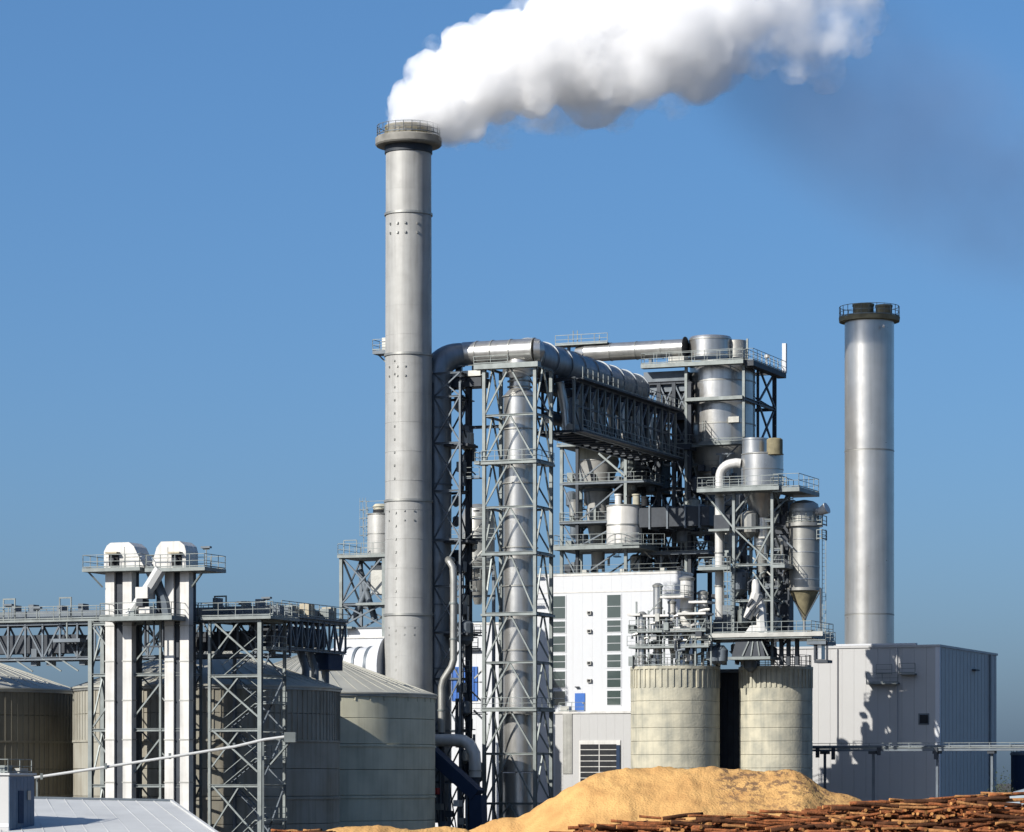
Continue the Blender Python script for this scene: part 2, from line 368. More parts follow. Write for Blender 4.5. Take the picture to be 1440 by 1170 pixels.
# ------------------------------------------------------------------ round grain silos, left
SR = 11.8
def grain_silo(label, px, Y, R_, wm, rib_to, hoops, ribs=96, seed=0):
    t = T('grain_silo', label, 'silo', px, Y, group='big round silos under the gallery')
    ztop = 14.35; pk = ztop + R_ * .345
    if Y > 300: pk = ztop + R_ * .36
    nc = 6; zz = [ztop * i / nc for i in range(nc + 1)]
    for i in range(nc): t.lathe('wall_course', [(R_ - .02, zz[i] + .02), (R_, zz[i] + .05), (R_, zz[i + 1] - .05), (R_ - .02, zz[i + 1] - .02)], wm, n=128)
    t.lathe('roof', [(R_ + .25, ztop - .12), (R_ + .25, ztop + .02), (R_ * .5, ztop + (pk - ztop) * .5), (1.2, pk - .35), (1.15, pk + .5), (.2, pk + .7)], 'siloroof', n=96)
    t.lathe('eave', [(R_ - .05, ztop - .35), (R_ + .14, ztop - .34), (R_ + .14, ztop - .14), (R_ - .05, ztop - .13)], 'clad_dull', n=128)
    for i in range(48):
        a = i * math.pi / 24 + .03
        t.bar('roof_seam', ((R_ + .1) * math.cos(a), (R_ + .15) * math.sin(a), ztop + .05), (1.3 * math.cos(a), 1.3 * math.sin(a), pk - .30), .05, 'siloroof', prof='box')
    rib = unit('box', wm); rib_d = .09
    for i in range(ribs):
        a = 2 * math.pi * i / ribs
        zb = rib_to if i % 2 else rib_to
        t.obj('rib', rib, ((R_ + .02) * math.cos(a), (R_ + .02) * math.sin(a), zb), Matrix.Rotation(a, 3, 'Z').to_quaternion(), (rib_d, .10, ztop - .35 - zb))
    for z in hoops: t.lathe('hoop', [(R_ - .05, z - .1), (R_ + .1, z - .09), (R_ + .1, z + .09), (R_ - .05, z + .1)], wm, n=128)
    return t
ga = grain_silo('round brown metal silo cut off by the picture edge, beside the bucket elevators', -73, 292.9, SR, 'silo_shade', 4.9, (9.6, 4.8), 120)
gb = grain_silo('round silo standing right behind the bucket elevators and the stair tower', 291, 285, SR, 'silo_brown', 9.7, (9.6, 4.6), 120)
gd = grain_silo('round grey green silo at the foot of the steaming chimney', 440, 307.5, 11.75, 'silo', 13.6, (9.4, 4.6), 48)

# ------------------------------------------------------------------ gallery over the silos
def truss_span(t, x0, x1, y0, y1, zb, zt, n, m, cw=.26, vw=.14):
    for y in (y0, y1):
        t.bar('top_chord', (x0, y, zt), (x1, y, zt), cw, m); t.bar('bottom_chord', (x0, y, zb), (x1, y, zb), cw, m)
        for i in range(n + 1):
            x = x0 + (x1 - x0) * i / n
            t.bar('upright', (x, y, zb), (x, y, zt), vw, m, prof='box')
            if i < n:
                xb = x0 + (x1 - x0) * (i + 1) / n
                a, b = ((x, y + .05, zb), (xb, y + .05, zt)) if i % 2 else ((x, y + .05, zt), (xb, y + .05, zb))
                t.bar('diagonal', a, b, vw * .9, m, prof='box')
    for i in range(n + 1):
        x = x0 + (x1 - x0) * i / n
        t.bar('cross_beam', (x, y0, zb), (x, y1, zb), cw * .7, m); t.bar('cross_beam', (x, y0, zt - .05), (x, y1, zt - .05), cw * .7, m)

def gallery_front():
    t = T('conveyor_gallery', 'long steel conveyor gallery on a truss crossing in front of the round silos', 'gallery', 200, 275)
    x0, x1 = t.x(-60), t.x(386); zt = t.z(874); zb = t.z(924)
    truss_span(t, x0, x1, 0, 3.0, zb, zt, 18, 'steel_blue', .3, .16)
    t.box('deck', x0, x1, -.35, 3.35, zt + .13, zt + .31, 'galv')
    t.rail([(x0, -.3, zt + .31), (x1, -.3, zt + .31)], h=1.15, t=.055, step=1.4); t.rail([(x0, 3.3, zt + .31), (x1, 3.3, zt + .31)], h=1.15, t=.055, step=1.4)
    t.box('conveyor_trough', x0, x1, 1.0, 2.0, zt + .45, zt + 1.15, 'steel_blue')
    t.box('under_trough', t.x(-60), t.x(105), .5, 2.4, zb + .5, zb + 2.1, 'steel_dark')
    t.box('under_trough', t.x(272), t.x(386), .5, 2.4, zb + .5, zb + 2.1, 'steel_dark')
    for px in (13, 92, 310): # hoist frames
        a, b = t.x(px - 8), t.x(px + 8); h = zt + (2.0 if px > 200 else 2.2)
        k = t.bar('hoist_frame', (a, 0, zt + .3), (a, 0, h), .1, 'galv', prof='box'); t.bar('hoist_frame', (b, 0, zt + .3), (b, 0, h), .1, 'galv', prof='box'); t.bar('hoist_frame', (a - .05, 0, h), (b + .05, 0, h), .12, 'galv', prof='box')
    for px in (40, 62, 108): t.box('drive_unit', t.x(px), t.x(px + 8), .4, 1.1, zb - .6, zb + .9, 'steel_blue')
    for px in (5, 30, 70, 100, 290, 330, 350): t.box('gearbox', t.x(px), t.x(px + 7), 1.2, 2.2, zt + 1.15, zt + 1.6 + random.random() * .4, random.choice(['steel_blue', 'galv']))
    # outriggers
    for px in (20, 60, 84): t.bar('outrigger', (t.x(px), 0, zb), (t.x(px + 26), 0, zb - 1.1), .12, 'galv', prof='box')
    t.platform(t.x(84), t.x(122), -1.2, -.1, t.z(897), 'steel_blue', th=.3, rail=False)
    t.bar('hanger', (t.x(100), -.7, t.z(897)), (t.x(100), -.7, zt), .12, 'galv', prof='box')
gallery_front()

def gallery_side():
    # runs along the v axis from the stair tower, over the peaks of the two silos
    t = T('conveyor_gallery', 'dark conveyor gallery running back from the stair tower towards the chimney', 'gallery', 372, 277.5)
    t.o.rotation_euler = (0, 0, R(90) - R(22)); t.rot = R(90) - R(22); t.c, t.s = math.cos(t.rot), math.sin(t.rot)
    zt = t.z(868.5); zb = zt - 2.6; L = 33.0
    # find length such that the end shows at px 468
    for i in range(1000):
        Lx = i * .05; X = t.X + Lx * t.c; Y = t.Y + Lx * t.s
        if CX + F * X / Y > 466: L = Lx; break
    truss_span(t, 0, L, -1.4, 1.4, zb, zt, 12, 'steel_blue', .28, .16)
    t.box('deck', 0, L, -1.7, 1.7, zt + .13, zt + .3, 'steel_blue')
    clutter(t, 392, 462, 890, 915, -1.2, -.2, 20, 77, ['steel_dark', 'steel_blue', 'clad_dull']) if False else None
    t.rail([(0, -1.65, zt + .3), (L, -1.65, zt + .3), (L, 1.65, zt + .3), (0, 1.65, zt + .3)], h=1.15, t=.055)
    t.box('conveyor_trough', 0, L - 1, -.5, .5, zt + .4, zt + 1.1, 'steel_dark')
    t.box('under_trough', 1, L - 3, -.9, .9, zb + .4, zb + 2.0, 'steel_dark')
    for i, f in enumerate((.12, .3, .42, .6, .72, .88)):
        t.box('gearbox', L * f, L * f + 1.2, -1.5 + .8 * (i % 2), -.6 + .8 * (i % 2), zt + .3, zt + 1.0 + .25 * (i % 3), ('steel_blue', 'galv', 'concrete2')[i % 3])
    for i, f in enumerate((.5, .64, .8)):
        t.tube('downpipe', [(L * f, 0, zb + .4), (L * f + .6, -.4, zb - 1.6), (L * f + .6, -.4, zb - 3.2)], .35, 'steel_blue', 10)
    t.box('end_house', L - 3.4, L - .4, -1.3, 1.3, zb - 1.6, zb - .15, 'navy')
gallery_side()

# ------------------------------------------------------------------ bucket elevators
def elevator(label, legs, prof, hole, plat, Yv):
    t = T('bucket_elevator', label, 'elevator', legs[0], Yv, group='bucket elevators beside the round silos')
    z = t.z
    for i, px in enumerate(legs):
        xa, xb = t.x(px), t.x(px + 12.5)
        zs = [0] + [z(p) for p in (1100, 1040, 985, 930, 880)] + [z(800)]
        for a, b in zip(zs, zs[1:]):
            t.box('leg_casing', xa, xb, 0, .8, a + .012, b - .012, 'whitemetal')
        for b in zs[1:-1]: t.box('leg_flange', xa - .05, xb + .05, -.05, .85, b - .05, b + .05, 'clad_dull')
    t.box('gap_dark_fill', t.x(legs[0] + 12.6), t.x(legs[1] - .1), .25, .75, 0, z(801), 'steel_dark'); t.box('gap_back_fill', t.x(legs[0] + 2), t.x(legs[1] + 11), .86, 1.5, 0, z(801), 'steel_dark')  # dark boxes added to blacken the leg gap and make its shadow solid
    pr = [(t.x(a), z(b)) for a, b in prof]
    t.prism('head_housing', pr, -.35, 1.85, 'whitemetal')
    cx_ = sum(p[0] for p in prof) / len(prof)
    # head seams
    xs = [p[0] for p in pr]; t.box('head_seam', min(xs) + .2, max(xs) - .25, -.39, -.352, z(785), z(784), 'clad_dull')
    ms = t.x((max(a for a, b in prof) + min(a for a, b in prof)) / 2); t.box('head_seam', ms - .03, ms + .03, -.385, -.354, z(799), z(770), 'clad_dull')
    ha, hb = t.x(hole - 6), t.x(hole + 7)
    b = t.box('bearing_recess', ha, hb, -.5, -.355, z(797), z(779), 'dark')
    t.tube('pulley_shaft', [((ha + hb) / 2, -.9, z(788)), ((ha + hb) / 2, -.45, z(788))], .24, 'steel_dark', 12)
    t.box('hood', ha - .1, hb + .1, -.95, -.36, z(780), z(777.5), 'concrete2')
    # service platform
    xa, xb = t.x(plat[0]), t.x(plat[1])
    t.platform(xa, xb, -1.3, 2.6, z(800), 'galv', th=.3, h=1.1)
    for f, g in plat[2]: t.bar('bracket', (t.x(f), -.9, z(803)), (t.x(g), -.2, z(826)), .14, 'galv', prof='box')
    return t
e1 = elevator('left one of the two white bucket elevators, its hooded head sloping to the right', (148, 172.5),
              [(149, 803), (149, 776), (153, 768), (158, 764), (184, 764), (191, 770), (196, 781), (206, 800), (206, 803)], 163, (126, 207, ((130, 146),)), 270.5)
e2 = elevator('right one of the two white bucket elevators, its head sloping to the left', (231.5, 253),
              [(213, 803), (216, 795), (223, 770), (229, 762), (255, 762), (262, 768), (264, 776), (264, 803)], 251, (214, 298, ((295, 272),)), 268.6)
def chute():
    t = T('transfer_chute', 'small pale diagonal chute between the heads of the two bucket elevators', 'chute', 205, 268.2)
    z = t.z
    t.tube('chute_pipe', [(t.x(226), 0, z(801)), (t.x(213), 0, z(822)), (t.x(196), 0, z(846)), (t.x(182), 0, z(864))], [.55, .55, .5, .42], 'roofpale', 8)
    t.box('chute_box', t.x(196), t.x(213), -.7, .7, z(842), z(826), 'whitemetal')
    t.box('chute_box', t.x(200), t.x(215), -.6, .5, z(863), z(854), 'whitemetal')
    t.tube('chute_pipe', [(t.x(204), .9, z(796)), (t.x(214), .9, z(822)), (t.x(224), .9, z(846)), (t.x(228), .9, z(866))], [.6, .5, .45, .4], 'steel_blue', 8)
    t.box('motor', t.x(198), t.x(207), -.8, .3, z(853), z(843), 'steel_dark')
    t.box('chute_leg', t.x(216), t.x(220), .5, 1.2, z(868), z(830), 'steel_dark')
    t.bar('strut', (t.x(210), .9, z(800)), (t.x(226), .9, z(866)), .2, 'steel_dark'); t.box('valve', t.x(183), t.x(192), -.4, .4, z(868), z(855), 'galv')
chute()

def elevator_tower():
    t = T('elevator_support_tower', 'light steel lattice frame holding the two bucket elevators', 'steel tower', 131, 272)
    z = t.z; x0, x1 = t.x(131), t.x(269); xa, xb = t.x(184), t.x(229)
    zs = [0, z(1105), z(1027), z(950), z(878)]; ya, yb = -.4, 1.7
    for x in (x0, xa, xb, x1):
        for y in (ya, yb): t.bar('post', (x, y, 0), (x, y, z(873)), .36 if x == x0 else .2, 'galv')
    for zz in zs[1:]:
        for y in (ya, yb): t.bar('beam', (x0, y, zz), (x1, y, zz), .26 if y == ya else .18, 'galv')
        for x in (x0, x1): t.bar('beam', (x, ya, zz), (x, yb, zz), .2, 'galv')
    for k, (a, b) in enumerate(zip(zs, zs[1:])):
        p, q = (a, b) if k % 2 == 0 else (b, a)
        t.bar('brace', (xa, ya, a + (b - a) * .1), (xb, ya, b - (b - a) * .15), .13, 'galv', prof='box')
        t.bar('brace', (xa, yb, b), (xb, yb, a + (b - a) * .4), .11, 'galv', prof='box')
        t.bar('brace', (x0, ya, p), (xa, ya, q), .13, 'galv', prof='box'); t.bar('brace', (x0, yb, q), (xa, yb, p), .13, 'galv', prof='box')
        t.bar('brace', (xb, yb, p), (x1, yb, q), .12, 'galv', prof='box'); t.bar('brace', (x0, ya, a), (x0, yb, b), .12, 'galv', prof='box')
    t.platform(t.x(141, -3), t.x(243, -3), -3.2, 1.6, z(868, 0, -3), 'galv', th=.38, h=1.1)
    a, b = t.x(204, -2), t.x(229, -2)
    for x in (a, (a + b) / 2, b): t.bar('cage_bar', (x, -2, z(911, 0, -2)), (x, -2, z(873, 0, -2)), .12, 'steel_dark', prof='box')
    t.bar('cage_bar', (a, -2, z(911, 0, -2)), (b, -2, z(911, 0, -2)), .14, 'steel_dark', prof='box')
elevator_tower()

def stair_tower():
    t = T('stair_tower', 'zigzag stair tower of light steel at the right end of the silo gallery', 'stair tower', 295, 269)
    z = t.z; x0, x1, y1 = 0, t.x(366), 4.6
    zs = [0, z(1182), z(1105), z(1027), z(951), z(874)]
    zs = [0, z(1105), z(1027), z(951), z(874)]
    for i, x in enumerate((x0, x1)):
        for y in (0, y1): t.bar('post', (x, y, 0), (x, y, z(872)), .36 if (i and not y) else .24, 'galv' if not y or i else 'steel_blue')
    for zz in zs[1:]:
        for y in (0, y1): t.bar('beam', (x0, y, zz), (x1, y, zz), .24, 'galv')
        for x in (x0, x1): t.bar('beam', (x, 0, zz), (x, y1, zz), .22, 'galv')
    xm = (x0 + x1) / 2
    for k, (a, b) in enumerate(zip(zs, zs[1:])):
        h = b - a
        # front bracing: K with crossed tail, as in the photograph
        t.bar('brace', (x0 + .3, -.05, b), (x1 - .2, -.05, a + h * .25), .15, 'galv', prof='box')
        t.bar('brace', (x0, .06, a + h * .3), (xm + .4, .06, b), .12, 'galv', prof='box')
        t.bar('brace', (x1, 0, a), (x1, y1, b), .12, 'steel_blue', prof='box')
        t.bar('brace', (x1, y1, a), (x0, y1, b), .12, 'steel_blue', prof='box')
        # two flights with a half landing
        zm = a + h * .5
        f1 = [(x0 + .7, a), (x1 - .9, zm)]; f2 = [(x1 - .9, zm), (x0 + .7, b)]
        for (p, q), yy in ((f1, 1.0), (f2, 2.6)):
            for dy in (0, .9): t.bar('stringer', (p[0], yy + dy, p[1]), (q[0], yy + dy, q[1]), .2, 'galv' if yy < 2 and dy == 0 else 'steel_blue', d=.06, prof='box')
            nst = 8
            vs, fs = [], []
            for i in range(nst):
                fx = p[0] + (q[0] - p[0]) * (i + .5) / nst; fz = p[1] + (q[1] - p[1]) * (i + .5) / nst; kk = len(vs)
                for zz in (fz, fz + .04):
                    for xx, y_ in ((fx - .14, yy + .04), (fx + .14, yy + .04), (fx + .14, yy + .86), (fx - .14, yy + .86)): vs.append((xx, y_, zz))
                fs += [(kk + 3, kk + 2, kk + 1, kk), (kk + 4, kk + 5, kk + 6, kk + 7)] + [(kk + j, kk + (j + 1) % 4, kk + 4 + (j + 1) % 4, kk + 4 + j) for j in range(4)]
            t.obj('steps', mesh('steps', vs, fs, 'steel_blue'))
            t.bar('handrail', (p[0], yy, p[1] + 1), (q[0], yy, q[1] + 1), .06, 'galv', prof='box')
        t.box('landing', x1 - .9, x1 + .7, .8, 3.7, zm - .1, zm, 'galv'); t.rail([(x1 - .2, .8, zm), (x1 + .65, .8, zm), (x1 + .65, 3.7, zm)], h=1.05)
        t.box('landing', x0 - .2, x0 + .7, .8, 3.7, b - .1, b - .01, 'galv')
    t.platform(x0 - .6, t.x(385), -.6, y1 + .4, z(868), 'galv', th=.25, h=1.15)
stair_tower()

def yard_conveyor():
    t = T('sloping_conveyor', 'long thin pale sloping conveyor pipe passing in front of the elevators and stair tower', 'conveyor', 50, 262, rot=0)
    z = t.z; pts = [(t.x(p, ly), ly, z(q, 0, ly)) for p, q, ly in ((46, 1094, 0), (140, 1080, -.4), (250, 1063, -.7), (330, 1050, -.9), (372, 1040, -1))]
    pts.append((t.x(402, -1), -1, z(1036, 0, -1)))
    t.tube('conveyor_pipe', pts, .12, 'roofpale', 8)
    t.box('end_head', t.x(400, -1), t.x(416, -1), -1.5, -.5, z(1044), z(1030), 'galv')
    for q in (60, 150, 240, 330): t.bar('clamp', (t.x(q), -.6, z(1094 - (q - 46) * .158) - .25), (t.x(q), -.6, z(1094 - (q - 46) * .158) + .25), .2, 'galv', prof='box')
    t.bar('prop', (t.x(412), -1, z(1040)), (t.x(380), .4, z(1075)), .14, 'galv', prof='box'); t.bar('prop', (t.x(400), -1, z(1042)), (t.x(384), .4, z(1038)), .12, 'galv', prof='box')
    for q in (52, 370): t.bar('prop', (t.x(q, .4), .4, 0), (t.x(q, .4), .4, z(1094 - (q - 46) * .158)), .16, 'galv')
yard_conveyor()

def lamp(px, top, bot, Y, i, where):
    t = T('floodlight_mast', where, 'floodlight', px, Y, z=py2z(bot, Y), group='small floodlights along the silo galleries')
    h = (bot - top) / F * Y
    t.bar('mast', (0, 0, 0), (0, 0, h), .07, 'galv', prof='box'); t.box('lamp_head', -.42, .42, -.2, .2, h, h + .16, 'steel_blue'); t.box('lamp_arm', -.3, .3, -.03, .03, h - .12, h - .001, 'galv')
for i, (px, a, b, Y) in enumerate(((290, 771, 800, 267), (340, 848, 868, 276), (375, 842, 866, 276), (395, 860, 872, 283), (423, 862, 880, 290), (447, 868, 888, 297), (12, 852, 870, 276), (52, 856, 870, 276))):
    lamp(px, a, b, Y, i, ['small floodlight on the platform by the right elevator head', 'first small floodlight from the left above the stair tower', 'taller small floodlight over the right post of the stair tower',
         'first floodlight on the gallery running back from the stair tower', 'middle floodlight on the gallery running back from the stair tower', 'last floodlight on the gallery before the chimney',
         'small floodlight on the gallery nearest the left picture edge', 'second small floodlight on the gallery from the left picture edge'][i])

# ------------------------------------------------------------------ low buildings at the left front
def low_hall():
    t = T('low_shed', 'low shed with a broad pale flat roof below the bucket elevators', 'shed', 45, 228, rot=0)
    def P(px, Y, py): return (px2x(px, Y) - t.X, Y - t.Y, py2z(py, Y))
    a, b = P(-60, 228, 1121), P(241, 228, 1127); c, d = P(322, 205, 1184), P(-60, 205, 1180)
    def off(p, dz): return (p[0], p[1], p[2] + dz)
    vs = [a, b, c, d] + [off(p, -.28) for p in (a, b, c, d)]
    t.obj('roof', mesh('roof', vs, [(0, 3, 2, 1), (4, 5, 6, 7), (0, 1, 5, 4), (1, 2, 6, 5), (2, 3, 7, 6), (3, 0, 4, 7)], 'roofpale'))
    for i in range(13):
        f = i / 12; p = Vector(a).lerp(Vector(b), f) + Vector((0, 0, .03)); q = Vector(d).lerp(Vector(c), f) + Vector((0, 0, .03))
        t.bar('roof_seam', p, q, .05, 'roofpale', d=.03, prof='box')
    t.bar('ridge_cap', Vector(a) + Vector((0, 0, .05)), Vector(b) + Vector((.1, 0, .05)), .22, 'steel_blue', prof='box'); t.bar('edge_trim', Vector(b) + Vector((0, 0, .02)), Vector(c) + Vector((0, 0, .02)), .2, 'roofpale', prof='box')
    ins = .25
    w = [(a[0], a[1] - ins, a[2] - .28), (b[0] - ins, b[1] - ins, b[2] - .28), (c[0] - ins, c[1] + ins, c[2] - .28), (d[0], d[1] + ins, d[2] - .28)]
    vs = w + [(p[0], p[1], 0) for p in w]
    t.obj('wall', mesh('wall', vs, [(0, 1, 5, 4), (1, 2, 6, 5), (2, 3, 7, 6), (3, 0, 4, 7)], 'white'))
low_hall()
def kiosk():
    t = T('plant_cabin', 'boxy white plant cabin with painted side shade at the left edge with machinery on its roof', 'cabin', 12, 209.5)
    z = t.z; L = 5.0
    for i in range(100):
        L = 1 + i * .1
        X = t.X - L * t.s; Y = t.Y + L * t.c
        if CX + F * X / Y > 47: break
    t.box('wall', -4.5, 0, 0, L, 0, z(1090), 'hall'); t.box('roof', -4.65, .15, -.15, L + .15, z(1090), z(1087), 'roofpale')
    t.box('base_band', -4.53, .03, -.03, L + .03, z(1163), z(1158), 'white')
    t.box('door', .065, .11, L * .35, L * .55, z(1158), z(1112), 'navy'); t.box('vent', .065, .14, L * .7, L * .82, z(1125), z(1112), 'clad_dull')
    for i in range(7): t.box('side_sheet', .003, .06, L * i / 7 + .01, L * (i + 1) / 7 - .01, .3, z(1092), 'sheet_shade')
    t.rail([(-4.5, 0.1, z(1087)), (-.1, 0.1, z(1087)), (-.1, L - .1, z(1087))], h=.9)
    t.box('fan_unit', -1.8, -.9, 1.0, 2.0, z(1087), z(1076), 'galv'); t.lathe('vent_pipe', [(.18, z(1087)), (.18, z(1068)), (.28, z(1067)), (.1, z(1064))], 'galv', -2.4, 2, 12)
    t.box('fan_unit', -.8, -.3, 2.0, 3.0, z(1087), z(1080), 'clad_dull')
kiosk()

# ------------------------------------------------------------------ concrete silos with plant on top
def conc_silo(label, px, rp, Y, ribs_from, ribs_to):
    t = T('concrete_silo', label, 'silo', px, Y, group='concrete silos by the wood chips')
    z = t.z; r = rp / F * Y; top = z(938)
    zs = []; zc = z(968)
    cuts = [zc - i * 1.25 for i in range(20) if zc - i * 1.25 > .3] + [0]
    for hi, lo in zip(cuts, cuts[1:]):
        t.lathe('concrete_ring', [(r - .03, lo + .01), (r, lo + .045), (r, hi - .045), (r - .03, hi - .01)], 'concrete', n=96)
    t.lathe('core', [(r - .08, .0), (r - .08, top - .2)], 'concrete', n=64)
    t.lathe('upper_ring', [(r - .06, zc), (r - .06, top - .3)], 'concrete', n=96)
    t.lathe('top_slab', [(r - .1, top - .3), (r + .06, top - .29), (r + .06, top - .02), (r - .1, top)], 'concrete', n=96)
    n = 44
    for i in range(n):
        a = 2 * math.pi * i / n
        t.obj('fin', unit('box', 'concrete'), ((r - .02) * math.cos(a), (r - .02) * math.sin(a), zc + .003), Matrix.Rotation(a, 3, 'Z').to_quaternion(), (.12, .16 if i % 3 else .24, top - .3 - zc))
    t.rail([((r - .15) * math.cos(a * math.pi / 12), (r - .15) * math.sin(a * math.pi / 12), top) for a in range(24)], h=1.05, closed=True, step=9)
    return t, r, top
sA, rA, topA = conc_silo('wide concrete silo with a cluster of white pipes on top', 949.5, 62.5, 300, 0, 1)
sB, rB, topB = conc_silo('narrower concrete silo carrying the tall steel tower with a cyclone', 1091, 51.5, 300.5, 0, 1)

def shaft_between():
    t = T('service_shaft', 'dark narrow shaft standing in the gap between the two concrete silos', 'shaft', 1028, 303)
    t.box('shaft_wall', t.x(1004), t.x(1052), 0, 2.2, 0, t.z(946), 'steel_dark')
    for i in range(6): t.bar('stiffener', (t.x(1008 + i * 7.5), -.03, 0), (t.x(1008 + i * 7.5), -.03, t.z(947)), .1, 'steel_dark', prof='box')
    t.box('shaft_cap', t.x(1000), t.x(1054), -.3, 2.4, t.z(946), t.z(941), 'steel_blue')
shaft_between()

def pipes_on_A():
    specs = [  # px, r_px, top, bottom, mat, kind
        (903, 5.5, 862, 936, 'clad', 0, 'short pipe at the left edge of the wide concrete silo top'),
        (925, 6.5, 822, 936, 'clad', 1, 'tall grey pipe second from the left on the wide concrete silo'),
        (945, 5.5, 845, 905, 'whitemetal', 2, 'slim white pipe in the middle of the wide concrete silo top'),
        (966, 9.5, 812, 886, 'whitemetal', 3, 'thickest white pipe on the wide concrete silo top'),
        (988, 7, 832, 868, 'whitemetal', 4, 'short white capped vent above the right side of the wide silo')]
    for px, rp, a, b, m, k, lab in specs:
        Y = 298.5 + (k % 3) * .8
        t = T('exhaust_pipe', lab, 'pipe', px, Y, z=topA, group='pipes standing on the wide concrete silo'); z = t.z
        r = rp / F * Y
        t.lathe('pipe', [(r, z(b)), (r, z(a + 8)), (r, z(a + 3))], m, n=24)
        t.lathe('cap', [(r * 1.15, z(a + 4)), (r * 1.2, z(a + 1)), (r * .5, z(a - 2))], 'clad_dull', n=24)
        if b < 930:
            t.lathe('hopper', [(r * .35, z(b + 16)), (r, z(b))], 'clad', n=24); t.lathe('outlet', [(r * .35, 0.0), (r * .35, z(b + 15))], 'galv', n=12)
        for q in (.3, .62, .85): rings(t, 'flange', [z(a + (b - a) * q)], r, 'clad_dull', h=.12, n=24)
    t = T('pipe_rack', 'cluttered steel rack of beams, valves and boxes around the pipes on the wide silo', 'pipe rack', 945, 298.2, z=topA); z = t.z
    rnd = random.Random(5)
    for px in (895, 912, 934, 955, 978, 1000):
        for y in (-1, 2.0): t.bar('post', (t.x(px, y), y, 0), (t.x(px, y), y, z(rnd.choice([858, 868, 845, 880]), 0, y)), .14, 'galv')
    for (a, b, py) in ((890, 908, 866), (936, 970, 842), (960, 1000, 866), (895, 1000, 890), (950, 980, 888), (892, 1004, 912), (912, 948, 868), (976, 1002, 850)):
        t.box('platform', t.x(a), t.x(b), -1.6, .8, z(py), z(py - 3), 'whitemetal' if b - a < 50 else 'galv')
    for (a, b, py) in ((890, 1004, 912), (893, 1000, 890), (936, 970, 842)):
        t.rail([(t.x(a), -1.6, z(py - 3)), (t.x(b), -1.6, z(py - 3)), (t.x(b), .8, z(py - 3))], h=.95, t=.05)
    for i in range(60):
        px = rnd.uniform(892, 1003); py = rnd.uniform(858, 934); s1 = rnd.uniform(2, 5); s2 = rnd.uniform(2, 7); y = rnd.uniform(-2.0, 1.6)
        if px < 910 and py < 880 or px > 990 and py < 860: continue
        m = rnd.choice(['galv', 'steel_blue', 'clad', 'steel_dark', 'whitemetal', 'clad_dull', 'steel_dark'])
        if i % 2: t.box('valve_box', t.x(px - s1), t.x(px + s1), y, y + .5, z(py + s2), z(py - s2), m)
        else: t.tube('branch_pipe', [(t.x(px), y, z(py + s2 * 2)), (t.x(px), y, z(py)), (t.x(px + s1 * 2), y, z(py - 2)), (t.x(px + s1 * 3), y, z(py - 2))], .14, m, 8)
    for a, b, c, d in ((895, 934, 912, 868), (934, 912, 955, 870), (955, 934, 978, 890), (978, 912, 1000, 866), (912, 868, 934, 845)):
        t.bar('brace', (t.x(a), -1, z(b)), (t.x(c), -1, z(d)), .09, 'galv', prof='box')
pipes_on_A()

